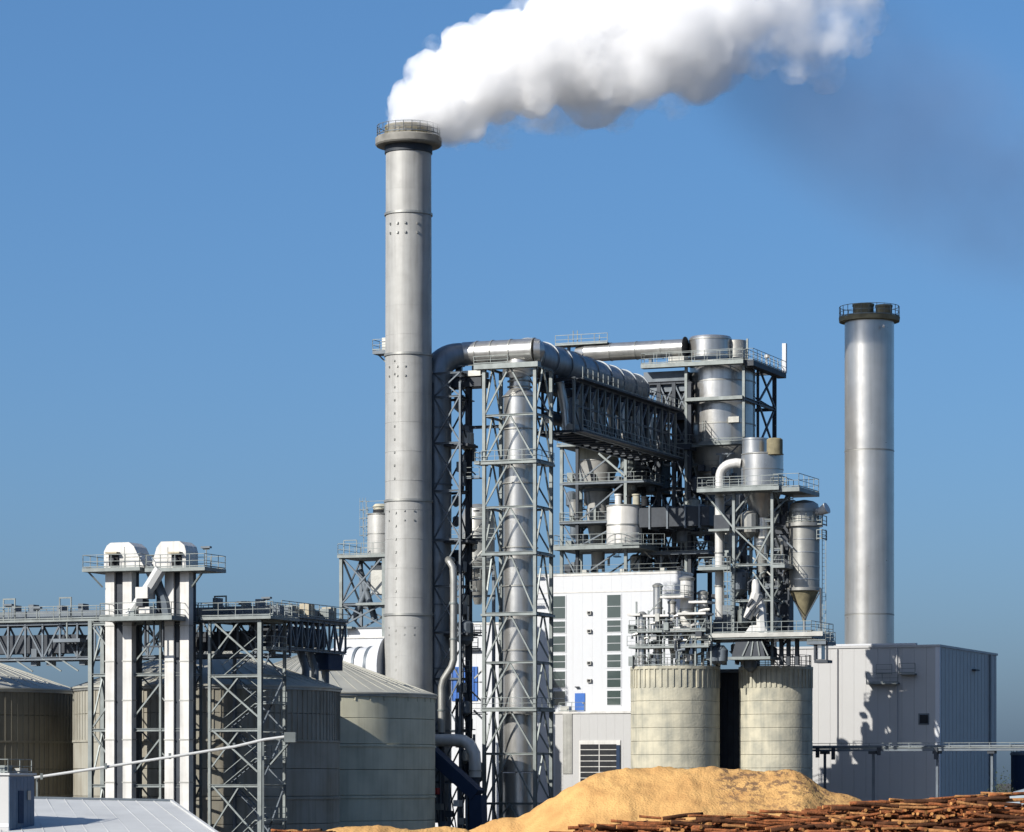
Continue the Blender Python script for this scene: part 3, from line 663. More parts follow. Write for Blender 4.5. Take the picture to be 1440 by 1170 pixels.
def cyclone_tower():
    t = T('cyclone_tower', 'open steel tower on the narrower concrete silo, its platforms edged with railings', 'steel tower', 1032, 297.5, z=topB)
    z = t.z; x0, x1, y1 = 0, t.x(1086), 5.2
    zs = [0, z(893), z(845), z(795), z(743), z(685)]
    # legs
    for x in (x0, x1):
        for y in (0, y1): t.bar('post', (x, y, 0 if x > 0 else z(893)), (x, y, z(685)), .26, 'galv')
    for zz, yy in zip(zs[1:], (893, 845, 795, 743, 685)):
        for y in (0, y1): t.bar('beam', (x0, y, zz), (x1, y, zz), .22, 'galv')
        for x in (x0, x1): t.bar('beam', (x, 0, zz), (x, y1, zz), .22, 'galv')
    xm = (x0 + x1) / 2
    def br(a, b): t.bar('brace', a, b, .14, 'galv', prof='box')
    for a, b in zip(zs[1:], zs[2:]):
        br((x1, .04, a), (x1, y1, b)); br((x1, y1, a), (x1, 0, b))
        br((x0, y1, a), (xm, y1, b)); br((x1, y1, a), (xm, y1, b)); br((x0, 0, a), (x0, y1, b))
    br((x0, -.04, z(743)), (t.x(990), -.04, z(690))); br((x0, 0, z(743)), (x1, 0, z(795))); br((x1, .05, z(743)), (xm, .05, z(795)))
    br((xm, 0, z(805)), (x1, 0, z(845))); br((x1, 0, z(722)), (t.x(1110), 2, z(690))); br((x0, .05, z(722)), (xm, .05, z(690)))
    # platforms
    t.platform(t.x(986), t.x(1101), -1.3, 1.5, z(687), 'galv', th=.36, h=1.0)
    t.platform(x1 + .3, t.x(1128), -.9, 5.6, z(689), 'galv', th=.4, h=1.25)
    t.platform(t.x(985), x0 - .15, -.8, 2.5, z(797), 'galv', th=.3, h=.9); t.platform(x1 + .2, t.x(1106), -.6, 5, z(796), 'galv', th=.3, h=.9)
    t.platform(t.x(986), t.x(1152), -2.4, 4.8, z(892), 'galv', th=.55, h=1.0)
    t.platform(t.x(1000), x0 - .2, -.8, 2.0, z(744), 'galv', th=.2, rail=False)
    # box girder ends and end platform of the lower deck
    t.box('deck_beam', t.x(984), t.x(1168), -2.55, -2.42, z(898), z(892), 'clad_dull')
    t.platform(t.x(1140, -1), t.x(1167, -1), -2.3, 1.0, z(905), 'steel_blue', th=.3, h=.9)
    for px in (1146, 1163): t.bar('hanger', (t.x(px, -2), -2.0, z(931)), (t.x(px, -2), -2.0, z(905)), .18, 'steel_dark', prof='box')
    t.box('hanging_box', t.x(1145, -1.8), t.x(1155, -1.8), -1.8, -.6, z(930), z(908), 'clad'); t.box('hanging_foot', t.x(1145, -2), t.x(1164, -2), -2.05, -.5, z(935), z(931), 'steel_dark')
    # plant under the lower deck
    t.prism('feed_hopper', [(t.x(1038), z(925)), (t.x(1085), z(925)), (t.x(1080), z(903)), (t.x(1044), z(903))], -2.0, 0.5, 'steel_dark')
    t.box('feed_hopper_base', t.x(1034), t.x(1093), -2.2, .8, z(929), z(925), 'galv')
    for px in (1044, 1056, 1068, 1080): t.bar('rib', (t.x(px, -2.05), -2.05, z(924)), (t.x(1062 + (px - 1062) * .5, -2.05), -2.05, z(904)), .12, 'galv', prof='box')
    for px in (1098, 1108, 1120): t.bar('short_leg', (t.x(px), .2, 0), (t.x(px), .2, z(899)), .34, 'steel_dark')
    for px in (1005, 1015): t.lathe('fan_housing', [(.1, z(935)), (.55, z(930)), (.6, z(915)), (.2, z(908))], 'steel_blue', t.x(px, -1.2), -1.2, 16)
    rnd = random.Random(8)
    for i in range(34):
        px = rnd.uniform(1000, 1108); py = rnd.uniform(745, 885); s1 = rnd.uniform(1.5, 4); s2 = rnd.uniform(1.5, 5); y = rnd.uniform(2.2, 4.6)
        t.box('equipment_box', t.x(px - s1, y), t.x(px + s1, y), y, y + .6, z(py + s2, 0, y), z(py - s2, 0, y), rnd.choice(['galv', 'steel_blue', 'steel_dark', 'clad_dull', 'steel_dark']))
    for i in range(14):
        px = rnd.uniform(1036, 1104); py = rnd.uniform(800, 880); y = rnd.uniform(.4, 3.5); l = rnd.uniform(5, 16)
        t.tube('branch_pipe', [(t.x(px, y), y, z(py + l, 0, y)), (t.x(px, y), y, z(py, 0, y)), (t.x(px + 9, y), y, z(py - 6, 0, y))], .13, rnd.choice(['galv', 'steel_dark', 'clad']), 8)
    clutter(t, 1034, 1104, 700, 885, 1.2, 4.6, 56, 74, ['steel_dark', 'steel_blue', 'clad_dull', 'galv']); clutter(t, 1000, 1100, 900, 930, -1, 3, 24, 75, ['steel_dark', 'steel_blue', 'clad_dull'])
    t.box('lift_shaft', t.x(1090, 3.2), t.x(1108, 3.2), 3.2, 5.0, z(893), z(700), 'steel_dark'); t.box('cable_duct', t.x(1040, 4.9), t.x(1050, 4.9), 4.7, 5.1, z(893), z(690), 'steel_dark')
    t.box('screen_housing', t.x(1068, 3.6), t.x(1088, 3.6), 3.4, 5.0, z(893), z(805), 'steel_blue'); t.box('fan_box', t.x(1004, 1), t.x(1026, 1), 1.0, 3.2, z(744), z(722), 'steel_dark'); t.box('fan_box', t.x(1016, 1), t.x(1030, 1), 1.0, 3.2, z(892), z(850), 'steel_blue')
    t.ladder(t.x(1028), -.5, z(893), z(797), cage=True)
    return t
cyclone_tower()

def cyclone():
    t = T('cyclone', 'shiny cyclone with a hooked pipe on top of the tower over the narrower silo', 'cyclone', 1072, 299.5, z=topB); z = t.z
    r = 29.5 / F * 299.5
    t.lathe('top_drum', [(r * .62, z(640)), (r * .62, z(619)), (r * .65, z(619)), (r * .65, z(616.5)), (r * .2, z(615))], 'clad', t.x(1062), 0, n=64)
    t.lathe('vortex_drum', [(r * .38, z(642)), (r * .38, z(621)), (r * .3, z(619))], 'olive', t.x(1089, -1.2), -1.1, n=24)
    t.lathe('body', [(r, z(686)), (r, z(641)), (r * .93, z(638))], 'clad', n=64)
    t.lathe('cone', [(r * .42, z(730)), (r * .95, z(690)), (r, z(685.9))], 'clad', n=64)
    t.lathe('outlet_tube', [(r * .40, z(768)), (r * .44, z(729))], 'clad', n=32)
    t.lathe('lower_cone', [(r * .18, z(812)), (r * .25, z(790)), (r * .40, z(768))], 'clad_dull', n=32)
    rings(t, 'band', [z(640), z(662)], r, 'clad_dull', h=.08, p=.035)
    rings(t, 'band', [z(769), z(745)], r * .43, 'clad_dull', h=.12, p=.05)
    # hooked pipe
    pr = 6.6 / F * 299; xa = t.x(1012, -1.2); 
    P = [(t.x(1046), -.9, z(652)), (t.x(1040), -1.0, z(651))] + [(xa + 1.25 - 1.25 * math.sin(a) if False else xa + 1.25 * (1 - math.sin(a)), -1.1, z(652) - 1.25 * (1 - math.cos(a))) for a in [i * math.pi / 16 for i in range(1, 9)]] + [(xa, -1.2, z(720)), (xa, -1.2, z(872))]
    t.tube('hooked_pipe', P, pr, 'whitemetal', 20)
    for py in (700, 735, 778, 825): rings(t, 'pipe_flange', [z(py)], pr, 'clad_dull', xa, -1.2, h=.12, p=.08, n=20)
    t.lathe('pipe_foot', [(.9, z(890)), (.8, z(880)), (pr * 1.1, z(871))], 'steel_blue', xa, -1.2, 16)
cyclone()
def white_chute():
    t = T('white_chute', 'crooked white metal chute on the lower deck of the cyclone tower', 'chute', 1062, 296.6, z=topB); z = t.z
    t.tube('chute_top', [(t.x(1063), 0, z(838)), (t.x(1063), 0, z(822)), (t.x(1062), 0, z(815))], [.42, .4, .25], 'whitemetal', 12)
    t.tube('chute_arm', [(t.x(1064), 0, z(835)), (t.x(1058), -.2, z(855)), (t.x(1052), -.3, z(870))], [.55, .5, .4], 'whitemetal', 8)
    t.tube('chute_arm', [(t.x(1064), .2, z(835)), (t.x(1070), 0, z(858)), (t.x(1072), 0, z(888))], [.45, .5, .55], 'whitemetal', 8)
    t.prism('chute_foot', [(t.x(1048), z(891)), (t.x(1081), z(891)), (t.x(1076), z(878)), (t.x(1056), z(880))], -.3, .9, 'whitemetal')
    for a, b in ((1058, 848), (1068, 862), (1056, 864), (1063, 855), (1071, 846)): t.bar('clamp_bar', (t.x(a - 4), -.75, z(b + 5)), (t.x(a + 4), -.75, z(b - 5)), .2, 'steel_dark', prof='box')
white_chute()

def bag_filter():
    t = T('bag_filter', 'round grey dust filter with a pointed hopper, hung at the right of the cyclone tower', 'filter', 1131, 298.5, z=topB); z = t.z
    r = 21.5 / F * 298.5
    t.lathe('body', [(r, z(829)), (r, z(742)), (r * 1.0, z(730)), (r * .98, z(716))], 'clad_dull', n=48)
    t.lathe('dome', [(r * .98, z(716)), (r * .9, z(709)), (r * .6, z(705)), (r * .1, z(703))], 'clad_dull', n=48)
    t.lathe('hopper', [(.12, z(874)), (.25, z(868)), (r * .92, z(833)), (r, z(829))], 'olive', n=48)
    t.lathe('ring_platform', [(r, z(742)), (r * 1.22, z(741)), (r * 1.22, z(736)), (r, z(735.5))], 'clad_dull', n=48)
    rings(t, 'band', [z(p) for p in (760, 778, 798, 816)], r, 'clad', h=.09, p=.04)
    t.lathe('bottom_flange', [(r, z(832)), (r * 1.12, z(831)), (r * 1.12, z(827)), (r, z(826.5))], 'clad_dull', n=48)
    t.rail([(r * 1.2 * math.cos(a * math.pi / 8), r * 1.2 * math.sin(a * math.pi / 8), z(735.6)) for a in range(16)], h=1.0, closed=True, step=9)
    a = t.x(1148, -.3)
    t.tube('air_outlet', [(a - .2, -.3, z(722)), (a + .5, -.4, z(720)), (a + 1.1, -.5, z(716))], [.32, .4, .55], 'whitemetal', 12)
    t.tube('outlet_pipe', [(0, 0, z(895)), (0, 0, z(872))], .14, 'clad', 10)
    for px in (1109, 1154): 
        for y in (-1.0, 1.4): t.bar('leg', (t.x(px, y), y, z(892)), (t.x(px, y), y, z(829)), .16, 'steel_dark', prof='box')
    for a_, b_ in ((1109, 1131), (1154, 1131)): t.bar('brace', (t.x(a_, -1), -1, z(832)), (t.x(b_, -1), -.9, z(872)), .09, 'steel_dark', prof='box')
    for zz in (760, 740): 
        t.rail([(t.x(1152), -.8, z(zz)), (t.x(1159), -.8, z(zz)), (t.x(1159), .8, z(zz))], h=.9, t=.07)
    t.ladder(t.x(1157), .4, z(890), z(745), wd=.4, cage=False)
    t.box('motor', t.x(1118), t.x(1127), -1.0, -.3, z(726), z(716), 'clad')
bag_filter()

# ------------------------------------------------------------------ hall at the right
def right_hall():
    t = T('pale_hall', 'big pale windowless hall at the right with a blue-grey shaded side', 'hall', 1320, 312); z = t.z
    top = z(908); Wd = -t.x(1085)
    L = 5
    for i in range(1000):
        L = 5 + i * .05; X = t.X - L * t.s; Y = t.Y + L * t.c
        if CX + F * X / Y > 1400: break
    t.box('hall_body', -Wd, 0, 0, L, 0, top - .25, 'hall')
    # cladding sheets on the front and on the side, standing proud of the body
    n = 14
    for i in range(n):
        a = -Wd + Wd * i / n; b = -Wd + Wd * (i + 1) / n
        for za, zb in ((z(1052), top - .1), (.0, z(1054))):
            t.box('cladding_sheet', a + .006, b - .006, -.09, -.004, za, zb, 'hall')
            t.obj('sheet_rib', unit('box', 'hall'), (b - .03, -.09, za + .01), None, (.05, .02, zb - za - .02)) if i < n - 1 else None
    n2 = 16
    for i in range(n2):
        a = L * i / n2; b = L * (i + 1) / n2
        t.box('cladding_sheet', .004, .09, a + .006, b - .006, 0, top - .1, 'hall')
        t.obj('sheet_rib', unit('box', 'hall'), (.1, (a + b) / 2, .1), None, (.04, .06, top - .3))
    t.box('corner_trim', -.3, .14, -.14, .3, 0, top - .08, 'white')
    t.box('coping', -Wd - .1, .2, -.2, L + .2, top - .1, top + .12, 'hall'); t.box('coping', -Wd * .62, -2.2, -.22, .3, top + .12, top + .3, 'white')
    wdw = t.box('vent_window', t.x(1292), t.x(1307), -.16, -.1, z(1019), z(1003), 'steel_blue'); t.box('pane', t.x(1294), t.x(1305.5), -.2, -.165, z(1017), z(1005), 'dark', parent=wdw)
    t.box('wall_lamp', .1, .5, L * .55, L * .62, z(943, 0, L * .55), z(941, 0, L * .55), 'steel_dark')
    for px in (1178, 1262): t.tube('downpipe', [(t.x(px), -.2, z(1056)), (t.x(px), -.2, top - .15)], .07, 'hall', 8)
    t.box('base_flashing', -Wd, -.31, -.14, -.095, z(1054) - .02, z(1052) + .03, 'roofpale')
    t.tube('downpipe', [(.2, L * .86, 0), (.2, L * .86, top - .15)], .08, 'steel_blue', 8)
    # landing and railings added in the shape of the tower platform's cast shadow
    for a, b, py in ((1222, 1266, 960), (1268, 1290, 947)):
        t.rail([(t.x(a), -.9, z(py)), (t.x(b), -.9, z(py))], h=1.0, t=.06); t.box('landing', t.x(a), t.x(b), -1.0, -.1, z(py) - .12, z(py), 'galv')
    t.rail([(t.x(1234), -.5, z(948)), (t.x(1256), -.5, z(948))], h=1.0)
right_hall()
def pipe_bridge():
    t = T('pipe_bridge', 'thin pipe bridge on posts running level across the front of the pale hall', 'pipe bridge', 1320, 303); z = t.z
    x0, x1 = t.x(1142), t.x(1480)
    t.box('deck', x0, x1, -.6, .6, z(1056), z(1053), 'steel_blue')
    for y, zz, r in ((-.3, 1050.5, .13), (.1, 1050, .16), (.45, 1051, .1)): t.tube('pipe', [(x0, y, z(zz)), (x1, y, z(zz))], r, 'steel_blue', 8)
    t.rail([(x0, -.58, z(1053)), (x1, -.58, z(1053))], h=.55, t=.05, step=2)
    for px in (1160, 1228, 1318, 1395, 1460): t.bar('post', (t.x(px), 0, 0), (t.x(px), 0, z(1056)), .22, 'steel_blue'); t.box('post_head', t.x(px - 5), t.x(px + 5), -.5, .5, z(1060), z(1056), 'steel_dark')
    for px in (1150, 1172, 1236, 1316): t.box('junction_box', t.x(px), t.x(px + 5), -.75, -.61, z(1062 + (px % 3) * 3), z(1051), 'steel_dark')
pipe_bridge()
def far_tank():
    t = T('dark_tank', 'dark tank at the right picture edge beyond the pale hall', 'tank', 1440, 340); z = t.z
    r = 18 / F * 340
    t.lathe('tank_wall', [(r, 0), (r, z(1062))], 'navy', n=32); t.lathe('tank_lid', [(r * 1.08, z(1062)), (r * 1.08, z(1059)), (r * .3, z(1056))], 'steel_blue', n=32)
    t.rail([(r * math.cos(a * math.pi / 8), r * math.sin(a * math.pi / 8), z(1059)) for a in range(16)], h=.9, closed=True, step=9)
    for i in range(12): t.bar('stave', (r * math.cos(i * .52), r * math.sin(i * .52), 0), (r * math.cos(i * .52), r * math.sin(i * .52), z(1062)), .1, 'navy', prof='box')
    t = T('tarpaulin_heap', 'pale covered heap peeping over the logs at the right picture edge', 'covered heap', 1440, 250, rot=0); z = t.z
    n = 14; vs, fs = [], []
    for i in range(n):
        for j in range(n):
            x = (i / (n - 1) - .5) * 7; y = (j / (n - 1) - .5) * 7; d = math.hypot(x / 3.5, y / 3.5)
            vs.append((x, y, max(0, 5.5 * (1 - d ** 2.2 * .9) + .25 * noise.noise(Vector((x * .9, y * .9, 0))))))
    for i in range(n - 1):
        for j in range(n - 1): fs.append((i * n + j, (i + 1) * n + j, (i + 1) * n + j + 1, i * n + j + 1))
    t.obj('tarpaulin', mesh('tarpaulin', vs, fs, 'clad_sheet', True))
    for i in range(4): t.bar('hold_down_rope', (-3 + i * 2, -3.4, .4), (-3 + i * 2, 0, 5.4 - abs(i - 1.5) * .9), .06, 'steel_blue', prof='box')
    t = T('shrub', 'small grey green shrub in the gap at the right of the pale hall', 'shrub', 1409, 300, rot=0)
    rnd = random.Random(3); vs, fs = [], []
    for i in range(900):
        p = Vector((rnd.gauss(0, .55), rnd.gauss(0, .5), 4.3 + rnd.gauss(0, 1.1))); q = Matrix.Rotation(rnd.uniform(0, 6), 3, Vector((rnd.gauss(0, 1), rnd.gauss(0, 1), rnd.gauss(0, 1))).normalized())
        k = len(vs)
        for a in ((-.1, 0, 0), (0, -.05, 0), (.1, 0, 0), (0, .05, 0)): vs.append(p + q @ Vector(a))
        fs.append((k, k + 1, k + 2, k + 3))
    t.obj('foliage', mesh('foliage', vs, fs, 'leaf')); t.tube('trunk', [(0, 0, 0), (.05, 0, 2.5), (-.05, .1, 4.8)], [.12, .08, .03], 'bark', 8)
far_tank()

# ------------------------------------------------------------------ white production building
def window_col(t, pxa, pxb, pys, y=-.1):
    for a, b in pys:
        z = t.z; fr = t.box('window', t.x(pxa), t.x(pxb), y - .02, y + .1, z(b + 1.2), z(a - 1.2), 'white')
        mid = (a + b) / 2
        for (p, q) in ((a, mid - .4), (mid + .4, b)): t.box('pane', t.x(pxa + 1.3), t.x(pxb - 1.3), y - .035, y - .022, z(q), z(p), 'glass', parent=fr)
def white_building():
    t = T('white_production_building', 'tall white building with two vertical strips of windows and a blue door', 'building', 890, 348); z = t.z
    top = z(806); x0, x1 = t.x(752), t.x(957); L = 4.0
    t.box('main_block', x0, x1, 0, L, 0, top - .15, 'white')
    t.box('parapet', x0 - .08, x1 + .08, -.1, L + .1, top - .15, top + .1, 'whitemetal')
    n = 15
    for i in range(n):
        a = x0 + (x1 - x0) * i / n; b = x0 + (x1 - x0) * (i + 1) / n
        t.box('wall_panel', a + .004, b - .004, -.05, -.004, z(1002), top - .16, 'white')
    t.box('band', x0, x1, -.09, -.052, z(832), z(830.5), 'whitemetal')
    for px in (815, 868, 925): t.box('roof_vent', t.x(px), t.x(px + 6), .8, 1.6, top + .1, top + .55, 'clad_dull')
    t.rail([(x0, .2, top + .1), (x1, .2, top + .1)], h=.9, t=.035, step=2.4)
    rows = [(837, 863), (867, 892), (891 + 3, 912), (915, 939), (942, 962), (966, 990)]
    rows = [(836, 868), (872, 888), (893, 915), (920, 938), (943, 966), (971, 991)]
    window_col(t, 776, 796.5, rows, -.08); window_col(t, 853, 874.5, rows, -.08)
    for py in (860, 886, 931, 956): v = t.box('wall_vent', t.x(826.5), t.x(832.5), -.32, -.052, z(py + 3), z(py - 2), 'clad_dull'); t.box('vent_hole', t.x(827.5), t.x(831.5), -.34, -.325, z(py + 2), z(py - 1), 'dark', parent=v)
    d = t.box('blue_door', t.x(809), t.x(823), -.14, -.052, z(1000), z(974), 'blue'); t.box('door_handle', t.x(820), t.x(821.5), -.22, -.145, z(989), z(987), 'clad', parent=d)
    t.box('door_lamp', t.x(810), t.x(815), -.4, -.052, z(966), z(964.5), 'steel_dark')
    # lower annex in front
    ya = -2.6; xa, xb = t.x(781, ya), t.x(889, ya)
    t.box('annex', xa, xb, ya, -.06, 0, z(1003, 0, ya), 'hall')
    t.box('annex_roof', xa - .1, xb + .1, ya - .15, -.07, z(1003, 0, ya), z(1000, 0, ya), 'whitemetal')
    for i in range(9):
        a = xa + (xb - xa) * i / 9; b = xa + (xb - xa) * (i + 1) / 9
        t.box('annex_panel', a + .004, b - .004, ya - .05, ya - .004, 0, z(1004, 0, ya), 'hall')
    t.box('corrugated_strip', t.x(792, ya), t.x(805, ya), ya - .14, ya - .052, z(1088), z(1003), 'clad_dull')
    for i in range(7): t.bar('strip_rib', (t.x(793 + i * 1.9, ya), ya - .15, z(1088)), (t.x(793 + i * 1.9, ya), ya - .15, z(1004)), .04, 'clad_dull', prof='box')
    t.rail([(t.x(786, ya), ya, z(1000, 0, ya)), (t.x(822, ya), ya, z(1000, 0, ya))], h=1.0)
    t.box('roof_box', t.x(788, -1.5), t.x(800, -1.5), -1.5, -.7, z(1000, 0, ya), z(992, 0, ya), 'clad_dull')
    lv = t.box('louvre_window', t.x(815, ya), t.x(873, ya), ya - .16, ya - .052, 2, z(1041, 0, ya), 'whitemetal')
    for i in range(2):
        a, b = (817, 842.5) if i == 0 else (844, 867.5)
        for k in range(8):
            pa = 1046.5 + k * 8
            t.box('pane', t.x(a, ya), t.x(b, ya), ya - .19, ya - .162, z(pa + 6.8, 0, ya), z(pa, 0, ya), 'dark', parent=lv)
    t.box('blue_shutter', t.x(867.8, ya), t.x(872.5, ya), ya - .26, ya - .195, z(1088), z(1048), 'navy')
white_building()
def white_block_low():
    t = T('white_annex_building', 'lower white building behind the tall duct tower with a blue gate', 'building', 700, 355); z = t.z
    x0, x1 = t.x(610), t.x(762)
    t.box('wall', x0, x1, 0, 8, 0, z(878), 'white'); t.box('parapet', x0 - .05, x1 + .05, -.08, 8.1, z(878), z(875), 'whitemetal')
    for i in range(10):
        a = x0 + (x1 - x0) * i / 10; b = x0 + (x1 - x0) * (i + 1) / 10; t.box('wall_panel', a + .004, b - .004, -.05, -.004, 0, z(879), 'white')
    g = t.box('blue_gate', t.x(636), t.x(672), -.18, -.052, z(985), z(937), 'blue')
    for i in range(6): t.box('gate_slat', t.x(637 + i * 6), t.x(638 + i * 6), -.21, -.182, z(984), z(938), 'navy', parent=g)
    t.box('window', t.x(660), t.x(672), -.12, -.052, z(912), z(898), 'white'); t.box('canopy', t.x(655), t.x(676), -.6, -.052, z(914.5), z(912.5), 'steel_dark')
white_block_low()
def white_block_left():
    t = T('white_boiler_house', 'small white stepped block left of the steaming chimney', 'building', 545, 334); z = t.z
    t.box('wall', t.x(470), t.x(560), 0, 7, 0, z(897), 'white')
    t.box('upper_wall', t.x(486), t.x(560), .4, 6.5, z(897), z(883), 'white'); t.box('coping', t.x(470) - .1, t.x(560), -.12, 7.1, z(897), z(895), 'whitemetal')
    t.box('coping', t.x(486) - .1, t.x(560), .28, 6.6, z(883), z(881), 'steel_blue'); t.box('canopy', t.x(473), t.x(498), -.6, .3, z(883), z(880.5), 'galv')
    for i in range(6): t.box('wall_panel', t.x(470 + 15 * i) + .004, t.x(485 + 15 * i) - .004, -.05, -.004, 0, z(898), 'white')
    t.rail([(t.x(472), 0.1, z(895)), (t.x(486), 0.1, z(895))], h=1.1)
    t = T('white_flue_duct', 'white duct with dark joints widening into the steaming chimney', 'duct', 545, 320.5); z = t.z
    ax = z(938)
    t.tube('duct', [(t.x(470), 0, ax), (t.x(524), 0, ax)], 2.0, 'white', 32)
    t.tube('transition', [(t.x(524), 0, ax), (t.x(548), 0, ax)], [2.0, 3.2], 'white', 32)
    for px, tk in ((490, .12), (505, .14), (522, .3)): t.tube('joint', [(t.x(px), 0, ax), (t.x(px) + tk * 2, 0, ax)], 2.07 + tk * .2, 'steel_blue', 32)
    for px in (480, 512): t.bar('support', (t.x(px), 0, 0), (t.x(px), 0, ax - 1.8), .3, 'galv')
white_block_left()

def small_tower_left():
    t = T('small_steel_tower', 'small steel frame tower with railings half hidden left of the steaming chimney', 'steel tower', 480, 336.5); z = t.z
    x1 = t.x(540)
    zs = [z(890), z(850), z(783)]
    base = z(881)
    lattice(t, 0, x1, 0, 5, [base, z(850), z(783)], 'steel_blue', .3, .26, .16, 'X')
    for x in (0, x1): t.bar('post', (x, -.02, 0), (x, -.02, z(783)), .33, 'galv')
    t.platform(-.3, x1 + .3, -.4, 5.4, z(781), 'galv', th=.3, h=1.2); t.platform(x1 * .4, x1 + .4, -.7, 3, z(849), 'galv', th=.25, rail=False)
    a = t.x(483); b = t.x(501)
    for p in (a, b): t.bar('hoist_frame', (p, .1, z(781)), (p, .1, z(760)), .08, 'galv', prof='box')
    t.bar('hoist_frame', (a, .1, z(760)), (b, .1, z(760)), .08, 'galv', prof='box')
    for p, q in (((.5, 2, z(870)), (x1 * .7, 2, z(790))), ((x1 * .6, 2, z(870)), (x1 * .25, 2, z(800)))): t.tube('chute_pipe', [p, q], .35, 'steel_blue', 10)
    t.box('bin', x1 * .55, x1 * .95, 1.5, 4, z(835), z(795), 'clad_dull')
    t = T('small_tank', 'small pale round tank on the steel frame left of the steaming chimney', 'tank', 535, 338, z=t.z(781)); z = t.z
    r = 18 / F * 338
    t.lathe('shell', [(r, 0.01), (r, z(727)), (r * .92, z(723))], 'stack', n=40); rings(t, 'band', [z(724), z(752)], r, 'clad_dull', h=.1, p=.04)
    t.lathe('cap', [(r * .62, z(723)), (r * .62, z(714)), (r * .7, z(713)), (r * .5, z(709))], 'concrete', t.x(536), 0, 24)
    t.lathe('cap_recess', [(r * .64, z(722)), (r * .64, z(717))], 'dark', t.x(536), 0, 24)
    t.ladder(t.x(514), 0, 0, z(712), wd=.5); t.rail([(t.x(520), -.8, z(724)), (t.x(545), -.8, z(724))], h=1.4)
small_tower_left()

# ------------------------------------------------------------------ duct tower and great ducts
DR = 1.72
def duct_tower():
    t = T('duct_tower', 'tall square lattice tower of light steel around the great vertical duct', 'steel tower', 681, 319); z = t.z
    x1 = t.x(752.5); y1 = 4.4
    for i in range(200):
        y1 = 3 + i * .02
        if CX + F * (t.X + x1 * t.c - y1 * t.s) / (t.Y + x1 * t.s + y1 * t.c) > 775: break
    lv = [1206, 1130, 1060, 997, 932, 863, 778, 714, 650, 585, 517]
    zs = [max(0, z(p)) for p in lv]
    lattice(t, 0, x1, 0, y1, zs, 'galv', .33, .22, .15, 'K', 'FRBL')
    for p in (650, 778, 863, 997):
        big = p in (650, 997, 863)
        t.box('platform', -.25, x1 + .25, -.35, .6, z(p) - .26, z(p) - .02, 'galv'); t.box('platform', x1 - .6, x1 + .35, .61, y1 + .2, z(p) - .26, z(p) - .02, 'galv')
        if p in (650, 997): t.rail([(-.2, -.3, z(p)), (x1 + .2, -.3, z(p)), (x1 + .3, y1, z(p))], h=1.1, t=.06)
    t.box('platform', -.9, x1 + .5, -.6, .4, z(520), z(513), 'galv'); t.rail([(-.9, -.55, z(513)), (x1 * .5, -.55, z(513))], h=.8)
    t.platform(t.x(668), -.4, -.3, 2, z(650), 'galv', th=.2, h=1.0)
    # great duct inside
    p = T('great_duct', 'great bare metal duct rising inside the lattice tower and bending back over it', 'duct', 718, 321.2); z = p.z
    cx_ = p.x(731, 0); r = DR
    vs = z(1095)
    secs = [(z(1085), z(1006)), (z(1004), z(916)), (z(914), z(826)), (z(824), z(772)), (z(770), z(682)), (z(680), z(606)), (z(604), z(560))]
    p.lathe('duct_section', [(r, 1.5), (r, z(1087))], 'clad', cx_, 0, 40)
    for a, b in secs: p.lathe('duct_section', [(r, a), (r, b)], 'clad', cx_, 0, 40)
    rings(p, 'flange', [b for a, b in secs] + [z(1086)], r, 'clad_dull', cx_, 0, h=.12, p=.14, n=40)
    p.lathe('reducer', [(r, z(559)), (r * .62, z(548)), (r * .62, z(524)), (r, z(516))], 'clad', cx_, 0, 40)
    rings(p, 'flange', [z(553), z(546), z(538), z(530), z(522)], r * .62, 'clad_dull', cx_, 0, h=.12, p=.2, n=40)
    # elbow towards the back (v axis)
    zc = z(497); rb = 2.4
    P = [(cx_, 0, z(516))] + [Vector((cx_, rb * (1 - math.cos(a)), zc - rb + rb * math.sin(a))) for a in [i * math.pi / 20 for i in range(1, 11)]]
    p.tube('elbow', P, r * 1.02, 'clad', 40)
    for f in (3, 6, 9): q = P[f]; d = (P[f + 1] - P[f]).normalized() * .12 if f < 10 else Vector((0, .1, 0)); p.tube('elbow_seam', [q, q + d], r * 1.05, 'clad_dull', 40)
    segs = 8; y0 = rb; L = 33.5
    for i in range(segs):
        ya = y0 + (L - y0) * i / segs; yb = y0 + (L - y0) * (i + 1) / segs
        p.tube('duct_section', [(cx_, ya + .02, zc), (cx_, yb - .02, zc)], r * 1.05, 'duct_shade', 40)
        p.tube('flange', [(cx_, yb - .1, zc), (cx_, yb + .1, zc)], r * 1.05 + .12, 'duct_shade', 40)
    return t, p, cx_, zc, L
dt, gd_, gcx, gzc, gL = duct_tower()

